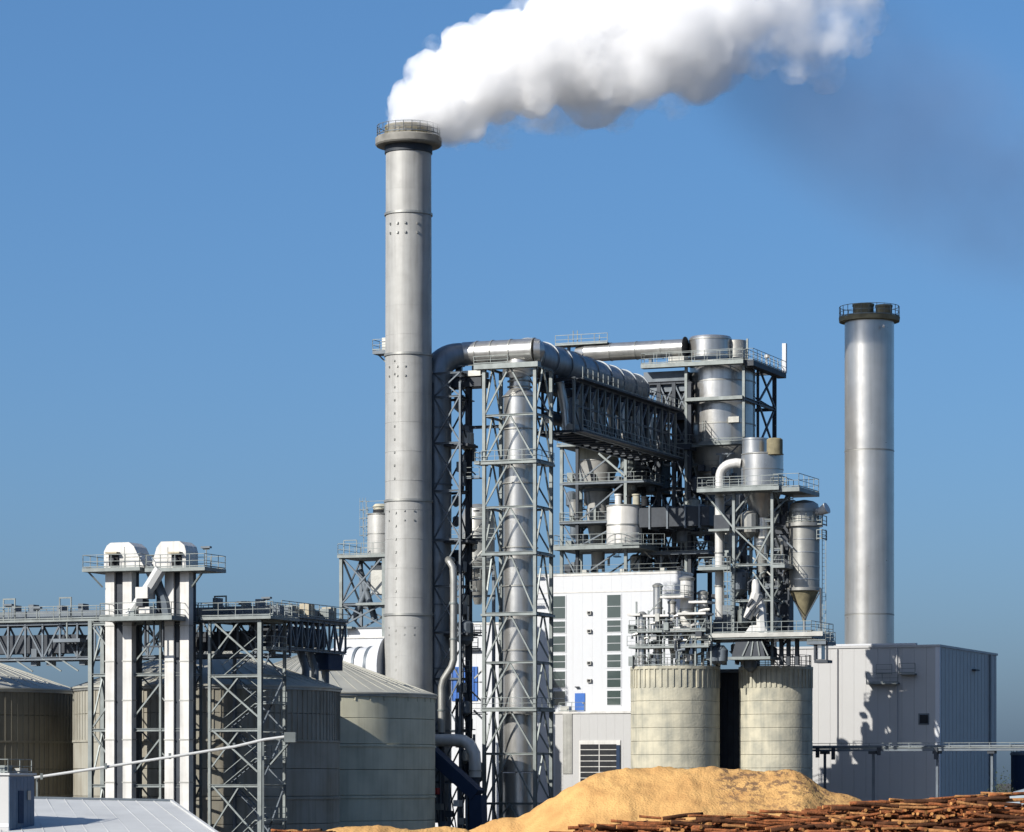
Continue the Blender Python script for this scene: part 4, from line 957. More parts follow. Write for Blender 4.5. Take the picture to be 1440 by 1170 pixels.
def cross_duct():
    t = T('cross_duct', 'bright horizontal duct running from the chimney side to the lattice tower top', 'duct', 745, 319.8); z = t.z
    zc = z(493); r = 1.2
    xa = t.x(652); xb = t.x(752)
    secs = [xa, t.x(672), t.x(694), t.x(720), xb]
    for a, b in zip(secs, secs[1:]): t.tube('duct_section', [(a + .02, 0, zc), (b - .02, 0, zc)], r * 1.0, 'clad', 32); t.tube('flange', [(b - .06, 0, zc), (b + .06, 0, zc)], r + .07, 'clad_dull', 32)
    t.tube('end_cap', [(xb + .05, 0, zc), (xb + .5, 0.1, zc), (xb + .8, .3, zc)], [r, r * .9, r * .5], 'clad', 32)
    # elbow down at the left end, widening, then the shaded riser
    rb = 2.15; R2 = 1.55
    P = [Vector((xa - rb * math.sin(a), -1.9 * math.sin(a), zc - .1 - rb * (1 - math.cos(a)))) for a in [i * math.pi / 20 for i in range(11)]]
    t.tube('elbow', P, [1.2 + .3 * i / 10 for i in range(11)], 'duct_shade', 32)
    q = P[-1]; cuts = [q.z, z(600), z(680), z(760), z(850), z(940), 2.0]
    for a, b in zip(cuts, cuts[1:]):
        t.lathe('riser_section', [(1.5, b + .03), (1.5, a - .03)], 'duct_shade', q.x, q.y, 32); rings(t, 'flange', [b - .06], 1.5, 'steel_blue', q.x, q.y, n=32, p=.12)
    # walkway under the duct
    t.platform(t.x(640), t.x(682), -1.2, 1.0, z(519), 'clad_dull', th=.55, rail=False); t.box('under_deck', t.x(618), t.x(682), -1.0, 1.2, z(541), z(528), 'steel_dark'); t.rail([(t.x(640), -1.15, z(527)), (t.x(690), -1.15, z(527))], h=1.1)
    for px in (645, 668): t.bar('saddle', (t.x(px), 0, z(520)), (t.x(px), 0, zc - r), .5, 'steel_blue')
    return q
cross_duct()

def dark_frame():
    t = T('riser_frame', 'dark narrow steel frame between the steaming chimney and the lattice tower', 'steel frame', 612, 321); z = t.z
    x1 = t.x(648); y1 = 1.9
    zs = [0, z(1100), z(1028), z(955), z(890), z(825), z(760), z(692), z(625), z(560), z(527)]
    y0 = -.6; y1 = 3.6
    for i in range(200):
        y1 = 1 + i * .03
        if CX + F * (t.X + x1 * t.c - y1 * t.s) / (t.Y + x1 * t.s + y1 * t.c) > 659: break
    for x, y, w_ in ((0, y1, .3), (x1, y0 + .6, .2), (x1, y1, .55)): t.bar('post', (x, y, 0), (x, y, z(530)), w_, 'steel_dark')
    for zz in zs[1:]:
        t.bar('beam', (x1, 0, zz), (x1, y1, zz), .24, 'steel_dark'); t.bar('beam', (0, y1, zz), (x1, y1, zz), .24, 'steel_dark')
    for a, b in zip(zs, zs[1:]):
        m_ = (a + b) / 2
        for lo, hi, fl in ((a, m_, 0), (m_, b, 1)):
            p, q = ((x1, 0, lo), (x1, y1, hi)) if fl else ((x1, y1, lo), (x1, 0, hi)); t.bar('brace', p, q, .12, 'steel_dark', prof='box')
        t.bar('brace', (0, y1, a), (x1, y1, b), .14, 'steel_dark', prof='box')
    for a, b in zip(zs, zs[1:]):
        t.bar('beam', (.2, -.9, b), (x1 + .3, -.9, b), .18, 'steel_blue'); t.bar('brace', (.2, -.95, a), (x1 + .3, -.95, b), .13, 'steel_blue', prof='box'); t.bar('brace', (x1 + .3, -.85, a), (.2, -.85, b), .13, 'steel_blue', prof='box')
    for x in (.2, x1 + .3): t.bar('post', (x, -.9, 0), (x, -.9, z(540)), .2, 'steel_blue')
    for p in (625, 760, 890): t.box('platform', -.3, x1 + .9, -.4, y1 + .3, z(p) - .3, z(p) - .05, 'steel_dark')
    t.bar('link_beam', (x1, y1, z(600)), (t.x(700, y1), y1 + .2, z(600, 5, y1)), .3, 'steel_dark'); t.bar('link_beam', (x1, y1, z(758)), (t.x(680, y1), y1 + .2, z(758)), .3, 'steel_dark')
    clutter(t, 640, 668, 560, 1100, .5, 3.4, 56, 76, ['steel_dark', 'steel_blue', 'clad_dull'])
    for p, q in ((650, 720), (790, 820), (850, 900), (960, 1010)): t.box('equipment_box', x1 * .78, x1 * 1.05, .3, 1.2, z(p + 14), z(p), 'steel_blue')
    t = T('bent_pipe', 'grey bent pipe coming down between the chimney and the lattice tower', 'pipe', 625, 317.5); z = t.z
    P = [(t.x(622), 2.4, z(786)), (t.x(624), 1.2, z(786)), (t.x(629), .3, z(788)), (t.x(633), 0, z(791)), (t.x(637), 0, z(798)), (t.x(638), 0, z(815)), (t.x(638), 0, z(928)), (t.x(635), 0, z(938)), (t.x(624), 0, z(955)), (t.x(621), 0, z(966)), (t.x(621), 0, z(1030))]
    t.tube('pipe', P, .36, 'clad_dull', 16); t.tube('pipe_foot', [P[-1], (P[-1][0], 0, 0)], .3, 'steel_dark', 12)
    for py in (850, 900, 1000): rings(t, 'flange', [z(py)], .36, 'galv', t.x(638) if py < 930 else t.x(621), 0, n=16)
dark_frame()

def lower_left_bits():
    t = T('bent_duct', 'pale duct bending down at the foot of the lattice tower', 'duct', 640, 316); z = t.z
    r = .62
    P = [(t.x(606), 0, z(1041)), (t.x(640), 0, z(1041)), (t.x(652), 0, z(1042)), (t.x(661), 0, z(1048)), (t.x(667), 0, z(1060)), (t.x(668), 0, z(1075)), (t.x(668), 0, z(1093))]
    t.tube('duct', P, r, 'whitemetal', 24); t.tube('duct_foot', [P[-1], (P[-1][0], 0, 0)], .5, 'steel_dark', 16)
    rings(t, 'flange', [z(1085)], r, 'clad_dull', t.x(668), 0, n=24)
    t = T('blue_conveyor', 'dark blue covered conveyor sloping down in front of the lattice tower foot', 'conveyor', 640, 311); z = t.z
    a = Vector((t.x(598), 0, z(1050))); b = Vector((t.x(672), 0, z(1118)))
    t.bar('conveyor_box', a, b, 1.6, 'navy', d=1.2, prof='box'); t.bar('conveyor_box', b, (b.x + .1, 0, 0), 1.4, 'navy', d=1.3, prof='box')
    for i in range(6):
        p = a.lerp(b, i / 6); t.bar('stand', (p.x, -.5, 0), (p.x, -.5, p.z - .6), .16, 'steel_blue')
        if i: t.bar('brace', (p.x, -.5, 0.2), (a.lerp(b, (i - 1) / 6).x, -.5, p.z - .6), .1, 'steel_dark', prof='box')
    for i, (px, py) in enumerate(((622, 1130), (636, 1140), (648, 1125), (630, 1155), (618, 1108), (655, 1150))):
        t.box('machine_box', t.x(px - 4), t.x(px + 4), -1.2, -.3, z(py + 9), z(py), ('galv', 'steel_dark', 'whitemetal', 'steel_blue', 'redpaint', 'clad_dull')[i])
lower_left_bits()

def bridge():
    t = T('duct_bridge', 'dark steel truss bridge carrying the great duct back from the lattice tower', 'bridge', 760, 321); 
    t.o.rotation_euler = (0, 0, R(90) - TH); t.rot = R(90) - TH; t.c, t.s = math.cos(t.rot), math.sin(t.rot)
    z = t.z; zt = gzc - 2.15; zb = zt - 5.3; L = 35.5
    # local x = along the bridge, local -y = to the right
    n = 14
    for y in (-2.0, 2.3):
        for zz in (zt, (zt + zb) / 2, zb): t.bar('chord', (4.2, y, zz), (L, y, zz), .34 if zz != (zt + zb) / 2 else .2, 'steel_blue')
        for i in range(n + 1):
            x = 4.2 + (L - 4.2) * i / n; t.bar('upright', (x, y, zb), (x, y, zt), .24, 'galv' if y < 0 else 'steel_dark')
            if i < n:
                xb = 4.2 + (L - 4.2) * (i + 1) / n; zm = (zt + zb) / 2
                t.bar('diagonal', (x, y, zm), (xb, y, zt), .15, 'steel_blue', prof='box'); t.bar('diagonal', (x, y, zm), (xb, y, zb), .15, 'steel_blue', prof='box')
    for i in range(n + 1):
        x = 4.2 + (L - 4.2) * i / n
        for zz in (zt, zb): t.bar('cross_beam', (x, -2, zz), (x, 2.3, zz), .25, 'steel_dark')
        t.bar('saddle', (x, 0.15, zt), (x, 0.15, gzc - DR), .6, 'steel_dark')
    t.box('dark_filler', 4.4, L - .5, .6, 2.0, zt - 1.1, zt - .3, 'steel_dark')  # dark box added inside the truss to darken the band below the duct
    rb_ = random.Random(4)
    for i in range(26):
        x = 5 + (L - 6) * i / 26 + rb_.uniform(0, .6); y = rb_.uniform(-1.5, 1.6); a = rb_.uniform(.2, 2.2); b = rb_.uniform(3.2, 5.0)
        t.tube('drop_pipe', [(x, y, zb + a), (x, y, zb + b)], rb_.uniform(.12, .32), rb_.choice(['clad', 'steel_dark', 'clad_dull', 'steel_blue', 'galv']), 10)
    t.box('walkway', 4.2, L, -3.0, -2.2, zt - .1, zt + .05, 'steel_dark'); t.rail([(4.2, -2.95, zt + .05), (L, -2.95, zt + .05)], h=1.1, t=.06)
    t.box('walkway', 4.2, L, -3.0, -2.2, zb - .1, zb + .05, 'steel_dark'); t.rail([(4.2, -2.95, zb + .05), (L, -2.95, zb + .05)], h=1.1, t=.06)
    for i, f in enumerate((.15, .3, .42, .55, .68, .8)): t.tube('branch_pipe', [(L * f, 0, zt - .1), (L * f + .5, -.3, zt - 2.4), (L * f + .5, -.6, zb)], .45, ('clad', 'steel_dark', 'clad_dull')[i % 3], 12)
    t.tube('service_pipe', [(5, -1.2, zb + .5), (L, -1.2, zb + .5)], .4, 'clad_dull', 12)
    t.tube('service_pipe', [(5, 1.2, zb + 1.6), (L, 1.2, zb + 1.6)], .6, 'steel_dark', 12)
bridge()

# ------------------------------------------------------------------ process structure at the back
def back_frame_left():
    t = T('process_frame', 'steel frame with platforms around the middle cyclone, behind the white building', 'steel frame', 790, 355); z = t.z
    x1 = t.x(880); x2 = t.x(970); y1 = 6
    zs = [z(820), z(770), z(735), z(680), z(627)]
    base = [0, z(770), z(735), z(680), z(627)]
    xs = [0, t.x(812), x1]
    for k, x in enumerate(xs):
        for y in (0, y1): t.bar('post', (x, y, 0), (x, y, z(627)), .34, 'galv' if k != 1 else 'steel_dark')
    for p in (770, 735, 680, 627):
        for y in (0, y1): t.bar('beam', (0, y, z(p)), (x1, y, z(p)), .26, 'steel_blue' if p != 627 else 'galv')
        for x in (0, x1): t.bar('beam', (x, 0, z(p)), (x, y1, z(p)), .26, 'steel_blue')
    for a, b in zip(base, base[1:]):
        for y in (0.08, y1): t.bar('brace', (xs[1], y, a if a else z(815)), (x1, y, b), .16, 'steel_blue', prof='box')
        t.bar('brace', (0, 0, b), (xs[1], 0, a if a else z(815)), .14, 'steel_blue', prof='box'); t.bar('brace', (x1, 0, a if a else z(815)), (x1, y1, b), .14, 'galv', prof='box')
    t.bar('brace', (t.x(843), -.2, z(640)), (x1, -.2, z(673)), .22, 'galv', prof='box')
    t.platform(-.4, t.x(858), -.6, y1, z(626), 'galv', th=.25, h=1.3); t.platform(-.5, t.x(905), -1.4, y1, z(769), 'galv', th=.45, h=1.2)
    t.platform(-.2, x1, -.4, y1, z(735), 'steel_blue', th=.2); t.platform(-.2, t.x(910), -.2, y1, z(680), 'steel_blue', th=.2, h=1.0)
    rnd = random.Random(11)
    for i in range(26):
        px = rnd.uniform(792, 880); y = rnd.uniform(1, 5); py = rnd.choice([627, 680, 735, 770, 806]); h = rnd.uniform(5, 22)
        t.box('equipment_box', t.x(px, y), t.x(px + rnd.uniform(3, 9), y), y, y + 1, z(py, 0, y), z(py - h, 0, y), rnd.choice(['steel_dark', 'steel_blue', 'galv', 'steel_dark']))
    clutter(t, 800, 900, 640, 800, 2.5, 5.5, 44, 71, ['steel_dark', 'steel_blue', 'clad_dull', 'galv'])
    c = T('middle_cyclone', 'beige cyclone with a long cone hanging in the steel frame above the white building', 'cyclone', 840, 357.5); z = c.z; r = 30 / F * 357.5
    c.lathe('drum', [(r, z(650)), (r, z(617)), (r * .92, z(612)), (r * .4, z(609))], 'concrete', n=48)
    c.lathe('cone', [(r * .5, z(716)), (r * .58, z(690)), (r * 1.0, z(650))], 'stack', c.x(841), 0, n=48)
    c.lathe('lower_drum', [(r * .5, z(740)), (r * .56, z(716))], 'stack', c.x(841), 0, n=48); c.lathe('lower_cone', [(r * .3, z(800)), (r * .34, z(765)), (r * .5, z(740))], 'clad_dull', c.x(841), 0, n=32)
    rings(c, 'band', [z(692)], r * .6, 'steel_blue', c.x(841), 0, h=.3, p=.25); rings(c, 'band', [z(650), z(630)], r, 'clad_dull', 0, 0)
    k = T('short_tank', 'short bright tank with stub pipes and a dark duct leading right above the white building', 'tank', 878, 353); z = k.z
    r = 25 / F * 353
    k.lathe('shell', [(r, z(768)), (r, z(713)), (r * .96, z(711))], 'whitemetal', n=48); rings(k, 'band', [z(713), z(740)], r, 'clad_dull')
    for px, m_, h in ((870, 'whitemetal', 697), (883, 'dark', 700), (895, 'concrete', 698), (907, 'dark', 702)):
        k.lathe('stub_pipe', [(.42, z(713)), (.42, z(h)), (.5, z(h)), (.5, z(h - 2))], m_, k.x(px, -.4), -.4, 16)
    k.box('side_duct', k.x(890), k.x(1000), -.6, 2.2, z(743), z(716), 'steel_dark'); 
    for px in (915, 940, 965, 985): k.box('duct_rib', k.x(px), k.x(px) + .2, -.75, 2.3, z(746), z(713), 'steel_blue')
    k.rail([(k.x(884), -2.3, z(769)), (k.x(912), -2.3, z(769)), (k.x(940), -1.3, z(769))], h=1.2)
back_frame_left()

def dark_core():
    t = T('duct_end_tower', 'dark crowded lattice tower under the far end of the duct bridge', 'steel tower', 905, 357); z = t.z
    x1 = t.x(970); y1 = 7
    zs = [0, z(800), z(745), z(690), z(640), z(590), z(540)]
    xm = [0, t.x(927), t.x(948), x1]
    for x in xm:
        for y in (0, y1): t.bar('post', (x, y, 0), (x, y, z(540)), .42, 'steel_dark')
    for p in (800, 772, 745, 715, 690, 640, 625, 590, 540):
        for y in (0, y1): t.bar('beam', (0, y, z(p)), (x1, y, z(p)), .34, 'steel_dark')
    for a, b in zip(zs[1:], zs[2:]):
        for i in (0, 1, 2):
            if i == 1 and a >= z(700) and a < z(640): continue
            for y in (0, y1):
                t.bar('brace', (xm[i], y + .06, a), (xm[i + 1], y + .06, b), .15, 'steel_blue', prof='box'); t.bar('brace', (xm[i + 1], y - .06, a), (xm[i], y - .06, b), .15, 'steel_blue', prof='box')
        t.bar('brace', (x1, 0, a), (x1, y1, b), .15, 'steel_blue', prof='box')
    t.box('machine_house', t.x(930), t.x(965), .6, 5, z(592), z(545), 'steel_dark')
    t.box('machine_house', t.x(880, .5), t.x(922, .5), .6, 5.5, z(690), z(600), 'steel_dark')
    clutter(t, 895, 985, 600, 800, -.6, 5, 72, 72, ['steel_dark', 'steel_blue', 'clad_dull', 'galv', 'steel_blue']); t.platform(-.4, x1 + .3, -.8, y1, z(745), 'steel_dark', th=.35); t.platform(-.4, x1 + .3, -.8, y1, z(628), 'steel_dark', th=.6); t.platform(t.x(905), t.x(1000), -1, y1, z(778), 'steel_blue', th=.3)
    rnd = random.Random(21)
    for i in range(40):
        px = rnd.uniform(905, 995); y = rnd.uniform(.5, 6); py = rnd.uniform(690, 806); h = rnd.uniform(3, 12)
        t.box('equipment_box', t.x(px, y), t.x(px + rnd.uniform(3, 10), y), y, y + 1, z(py + h, 0, y), z(py, 0, y), rnd.choice(['steel_dark', 'steel_blue', 'steel_dark', 'navy']))
dark_core()

def big_cyclone():
    t = T('great_separator', 'largest round separator vessel with a bright drum and shaded cone, top right of the plant', 'separator', 1016, 358); z = t.z
    r = 46 / F * 358
    t.lathe('drum', [(r, z(626)), (r, z(567))], 'clad', n=64); t.lathe('drum', [(r, z(564)), (r, z(512))], 'clad', n=64)
    rings(t, 'band', [z(567), z(540), z(600)], r, 'clad_dull', h=.16, p=.06)
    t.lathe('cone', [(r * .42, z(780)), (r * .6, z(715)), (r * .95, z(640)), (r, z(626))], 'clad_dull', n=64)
    r2 = 30 / F * 358
    t.lathe('top_drum', [(r2, z(504)), (r2, z(477)), (r2 * .95, z(474.5)), (r2 * .2, z(473))], 'clad', t.x(999, -.6), -.6, n=48)
    t.lathe('top_drum', [(r2 * .5, z(504)), (r2 * .5, z(480)), (r2 * .4, z(479))], 'clad_dull', t.x(1036, .5), .5, n=32)
    rings(t, 'band', [z(502), z(480)], r2, 'clad_dull', t.x(999, -.6), -.6, h=.12, p=.05)
    t.box('inspection_door', t.x(1025, -3.5), t.x(1040, -3.5), -3.75, -3.3, z(600), z(592), 'clad_dull'); t.ladder(t.x(990, -3.7), -3.6, z(626), z(595), cage=False)
    # frame
    f = T('separator_frame', 'steel frame with three decks standing around the largest separator', 'steel frame', 965, 355); z = f.z
    x1 = f.x(1046); y1 = 8
    for i in range(400):
        y1 = 5 + i * .03
        if CX + F * (f.X + x1 * f.c - y1 * f.s) / (f.Y + x1 * f.s + y1 * f.c) > 1089: break
    for x in (0, x1):
        for y in (0, y1):
            f.bar('post', (x, y, z(627) if (y == 0 and x) else 0), (x, y, z(512)), .3 if y == 0 else .4, 'galv' if y == 0 else 'steel_dark')
    f.bar('post', (x1, y1 * .45, 0), (x1, y1 * .45, z(512)), .26, 'steel_dark')
    for p in (627, 564, 512):
        for y in (0, y1): f.bar('beam', (0, y, z(p)), (x1, y, z(p)), .36, 'galv' if y == 0 else 'steel_dark')
        for x in (0, x1): f.bar('beam', (x, 0, z(p)), (x, y1, z(p)), .36, 'steel_blue')
    for a, b in ((627, 564), (564, 512), (690, 627), (750, 690)):
        for ya, yb in ((y1 * .45, y1),):
            f.bar('brace', (x1, ya, z(a)), (x1, yb, z(b)), .2, 'steel_blue', prof='box'); f.bar('brace', (x1 + .1, yb, z(a)), (x1 + .1, ya, z(b)), .2, 'steel_blue', prof='box')
        f.bar('brace', (0, 0, z(a)), (0, y1, z(b)), .2, 'steel_dark', prof='box'); f.bar('brace', (x1, y1, z(a)), (0, y1, z(b)), .2, 'steel_dark', prof='box')
    f.platform(f.x(906), x1 + .3, -1.2, -.1, z(511), 'galv', th=.45, h=1.2); f.platform(x1 + .32, x1 + 1.3, -.6, y1 + .3, z(512), 'steel_dark', th=.6, h=1.3)
    f.box('platform', 0, x1, -.6, .2, z(564) - .1, z(564) + .28, 'galv'); f.platform(f.x(985), x1 + .2, -.6, .2, z(625), 'galv', th=.25, h=.5)
    f.box('walkway_box', f.x(905, .4), f.x(963, .4), .4, 3, z(549), z(520), 'steel_blue'); f.box('walkway_box', f.x(940, .3), f.x(962, .3), .2, 3, z(510), z(500), 'clad_dull')
    # posts and aerial on the deck
    xx = x1 + 1.1
    for i, (py_, yy, m_, ww) in enumerate(((488, y1 + .3, 'white', .45), (481, -.3, 'galv', .2))): f.bar('aerial', (xx if i == 0 else x1 + .5, yy, z(512)), (xx if i == 0 else x1 + .5, yy, z(py_, 0, yy)), ww, m_, prof='box')
    f.lathe('beacon', [(.05, z(512)), (.05, z(500)), (.3, z(499)), (.3, z(495))], 'whitemetal', xx - .2, y1 * .5, 10)
    # crowded bits below
    rnd = random.Random(33)
    for i in range(30):
        px = rnd.uniform(968, 1040); y = rnd.uniform(0, 3); py = rnd.uniform(650, 800); h = rnd.uniform(2, 9)
        f.box('equipment_box', f.x(px, y), f.x(px + rnd.uniform(3, 9), y), y, y + .8, z(py + h, 0, y), z(py, 0, y), rnd.choice(['steel_dark', 'steel_blue', 'galv', 'navy']))
    clutter(f, 968, 1030, 640, 800, -.3, 2.5, 48, 73, ['steel_dark', 'steel_blue', 'clad_dull', 'galv'])
    for p in (690, 750): f.bar('beam', (0, 0, z(p)), (x1, 0, z(p)), .3, 'steel_blue'); 
    f.bar('brace', (0, -.1, z(750)), (x1, -.1, z(690)), .18, 'steel_blue', prof='box')
    f.bar('post', (x1, 0, 0), (x1, 0, z(640)), .3, 'steel_dark')
    # upper duct
    u = T('upper_duct', 'long bright duct level with the separator top, above the duct bridge', 'duct', 968, 357); z = u.z
    zc = z(489); r = 1.0
    xs = [u.x(q) for q in (824, 860, 896, 932, 964)]
    for a, b in zip(xs, xs[1:]): u.tube('duct_section', [(a + .02, 0, zc), (b - .02, 0, zc)], r, 'clad', 32); u.tube('flange', [(b - .05, 0, zc), (b + .05, 0, zc)], r + (.05 if b < xs[-1] else .25), 'clad_dull' if b < xs[-1] else 'dark', 32)
    u.tube('end_cone', [(xs[0], 0, zc), (xs[0] - 1.2, 0, zc + .3)], [r, .5], 'clad', 24)
    for px in (915, 948): u.bar('support', (u.x(px), 0, z(512)), (u.x(px), 0, zc - r), .35, 'steel_blue')
    u.box('walkway', u.x(785), u.x(858), -1, 1, z(478), z(476), 'galv'); u.rail([(u.x(785), -.9, z(476)), (u.x(858), -.9, z(476))], h=1.0, t=.06)
    for px in (806, 812, 843): u.bar('mast', (u.x(px), 0, z(476)), (u.x(px), 0, z(456 if px < 820 else 464)), .08, 'galv', prof='box')
    u.bar('support', (u.x(800), 0, z(560)), (u.x(800), 0, z(478)), .3, 'steel_blue'); u.bar('support', (u.x(835), 0, z(560)), (u.x(835), 0, z(478)), .3, 'steel_blue')
big_cyclone()

def far_bits():
    t = T('round_hopper', 'dim rounded hopper glimpsed between the chimney and the lattice tower', 'hopper', 672, 350); z = t.z; r = 24 / F * 350
    t.lathe('shell', [(r, z(790)), (r, z(730)), (r * .8, z(716)), (r * .3, z(709))], 'clad_dull', n=32); t.lathe('hopper_cone', [(r * .2, z(850)), (r, z(790))], 'clad_dull', n=32)
    for a in (-r, r): t.bar('leg', (a, 0, 0), (a, 0, z(790)), .3, 'steel_blue')
    for p in (760, 800): t.rail([(-r - 1, -r - .3, z(p)), (r + 1, -r - .3, z(p))], h=1.1)
    for p in (760, 800, 840): t.bar('beam', (-r - 1, -r, z(p)), (r + 1, -r, z(p)), .25, 'steel_blue')
far_bits()

# ------------------------------------------------------------------ wood chips and logs
def heap(label, prof, Y0, back, front, slope, base_noise, nx=260, ny=90):
    # prof: silhouette (px, py) -> ridge height along X, falling off to both sides
    X = [(px2x(p, Y0), py2z(q, Y0)) for p, q in prof]
    x0, x1 = X[0][0], X[-1][0]
    def H(x):
        for (a, za), (b, zb) in zip(X, X[1:]):
            if a <= x <= b:
                t = (x - a) / (b - a); return za + (zb - za) * t
        return 0
    vs, fs = [], []
    for i in range(nx + 1):
        x = x0 + (x1 - x0) * i / nx
        h = sum(H(min(max(x + d, x0), x1)) for d in (-.6, -.3, 0, .3, .6)) / 5
        for j in range(ny + 1):
            y = -front + (front + back) * j / ny
            yr = y + .9 * noise.noise(Vector((x * .15, 3, 0)))
            d = math.sqrt(yr * yr + .8) - .9
            z = h - slope * d
            z += .22 * noise.noise(Vector((x * .5, y * .5, 1.3))) + .10 * noise.noise(Vector((x * 1.7, y * 1.7, 4))) + .045 * noise.noise(Vector((x * 5, y * 5, 9)))
            z += base_noise * noise.noise(Vector((x * .25, y * .3, 7)))
            edge = min(1, min(i, nx - i) / 6)
            vs.append((x - X[0][0], y, max(-.05, z * edge - .0)))
    for i in range(nx):
        for j in range(ny): k = i * (ny + 1) + j; fs.append((k, k + ny + 1, k + ny + 2, k + 1))
    me = mesh('chip_heap', vs, fs, 'chips', True); o = bpy.data.objects.new('wood_chip_heap', me); C.objects.link(o)
    o.location = (X[0][0], Y0, 0); o['label'] = label; o['category'] = 'wood chips'
heap('large golden heap of wood chips in front of the concrete silos', [(600, 1215), (640, 1185), (664, 1165), (690, 1154), (735, 1148), (765, 1128), (800, 1105), (835, 1089), (870, 1082), (930, 1080), (1010, 1080), (1022, 1083), (1112, 1082), (1128, 1085), (1145, 1102), (1160, 1113), (1185, 1116), (1215, 1128), (1260, 1150), (1300, 1200)], 238, 12, 12, .62, .12)
heap('low golden heap of wood chips in front of the grey green silo', [(430, 1200), (450, 1172), (480, 1163), (530, 1160), (560, 1166), (600, 1164), (640, 1163), (680, 1175), (720, 1205)], 222, 7, 7, .6, .15, 120, 50)

def logs():
    # mound core under the logs, then separate logs over it
    rnd = random.Random(12)
    def topz(px):   # silhouette of the log stack
        S = [(780, 1178), (800, 1163), (850, 1152), (950, 1146), (1065, 1140), (1150, 1137), (1160, 1130), (1230, 1121), (1300, 1119), (1375, 1113), (1395, 1114), (1402, 1124), (1440, 1128), (1500, 1135)]
        if px <= S[0][0]: return S[0][1]
        for (a, q), (b, r) in zip(S, S[1:]):
            if a <= px <= b: return q + (r - q) * (px - a) / (b - a)
        return S[-1][1]
    meshes = {}
    def logmesh(r, L, k):
        key = (r, L, k)
        if key in meshes: return meshes[key]
        n = 9; st = 5; vs, fs = [], []
        for j in range(st + 1):
            f = j / st
            for i in range(n):
                a = 2 * math.pi * i / n; rr = r * (1 - .18 * f) * (1 + .07 * noise.noise(Vector((i * 1.3, j * .7, k * 3.1))))
                vs.append(((f - .5) * L, rr * math.cos(a) + .05 * math.sin(f * 3 + k), rr * math.sin(a) + .04 * math.cos(f * 4 + k)))
        for j in range(st):
            for i in range(n): fs.append((j * n + i, (j + 1) * n + i, (j + 1) * n + (i + 1) % n, j * n + (i + 1) % n))
        fs.append(tuple(range(n))); fs.append(tuple(range((st + 1) * n - 1, st * n - 1, -1)))
        me = bpy.data.meshes.new('log'); me.from_pydata(vs, [], fs)
        me.materials.append(M[('bark', 'bark_dark', 'bark_pale', 'bark', 'bark_pale')[k % 5]]); me.materials.append(M['cut'])
        me.polygons[-1].material_index = 1; me.polygons[-2].material_index = 1
        bm = bmesh.new(); bm.from_mesh(me); bmesh.ops.recalc_face_normals(bm, faces=bm.faces); bm.to_mesh(me); bm.free()
        for p in me.polygons[:-2]: p.use_smooth = True
        meshes[key] = me; return me
    variants = [logmesh(r, L, k) for k, (r, L) in enumerate(((.09, 3.0), (.12, 3.2), (.14, 2.4), (.10, 3.6), (.08, 2.2), (.11, 1.8), (.15, 2.8), (.095, 1.5), (.13, 3.3), (.105, 2.6)))]
    for k_, v_ in enumerate(variants): v_.name = 'log_%d' % k_
    LAB = 'reddish brown log lying in the big jumbled foreground log stack'
    cnt = 0
    ZONES = ((885, 'below the louvre window'), (1012, 'below the wide concrete silo'), (1045, 'below the dark shaft'), (1142, 'below the narrower silo'), (1225, 'below the sunlit hall wall'), (1325, 'below the shaded hall wall'), (1402, 'below the hall side'), (9999, 'below the dark tank'))
    LEV = ('along the top edge', 'under the top edge', 'third layer down', 'fourth layer down', 'low in the stack', 'bottommost row')
    TONES = {}; RAD = (.09, .12, .14, .10, .08, .11, .15, .095, .13, .105)
    for k_, v_ in enumerate(variants): TONES[v_.name_full] = ('thin ' if RAD[k_] < .10 else 'thick ' if RAD[k_] > .125 else '') + ('red-brown', 'dark brown', 'orange-brown', 'red-brown', 'orange-brown')[k_ % 5]
    def put(x, y, z, yaw, pitch, me):
        nonlocal cnt
        o = bpy.data.objects.new('log', me); C.objects.link(o); o.location = (x, y, z); o.rotation_euler = (rnd.uniform(0, 6), pitch, yaw)
        cx = CX + F * x / y; tone = TONES[me.name_full]; rel = min(int((py2z(topz(cx), 205) - z) / .38), 5)
        ang = (yaw + .0) % math.pi; way = 'end-on' if abs(ang - math.pi / 2) < .75 else ('sloping down right' if pitch > .04 else 'sloping up right' if pitch < -.04 else 'lying lengthwise')
        zone = next(t_ for lim, t_ in ZONES if cx < lim); o['label'] = tone + ' log ' + way + ', ' + LEV[rel] + ', ' + zone; o['category'] = 'log'; o['group'] = 'logs of the foreground stack'; cnt += 1
    # rows from the back (top) to the front (bottom)
    rows = 9
    for k in range(rows):
        Y = 205 - k * .55
        drop = k * .27
        px = 795 + rnd.uniform(-10, 10)
        while px < 1455:
            zt = py2z(topz(px), 205) - drop - .15
            endon = rnd.random() < (.12 if k < 3 else .38)
            me = rnd.choice(variants)
            if endon:
                put(px2x(px, Y), Y + 1.2, zt + rnd.uniform(-.08, .12), R(90) + rnd.uniform(-.5, .5), rnd.uniform(-.08, .08), me); px += rnd.uniform(8, 15)
            else:
                put(px2x(px + 30, Y), Y, zt + rnd.uniform(-.12, .12), rnd.gauss(0, .35), rnd.uniform(-.13, .13), me); px += rnd.uniform(22, 50) if k < 4 else rnd.uniform(24, 60)
            if cnt > 298: break
    print('logs', cnt)
    # packed heart of the stack behind the separate logs
    bmv, bmf = [], []; n = 9
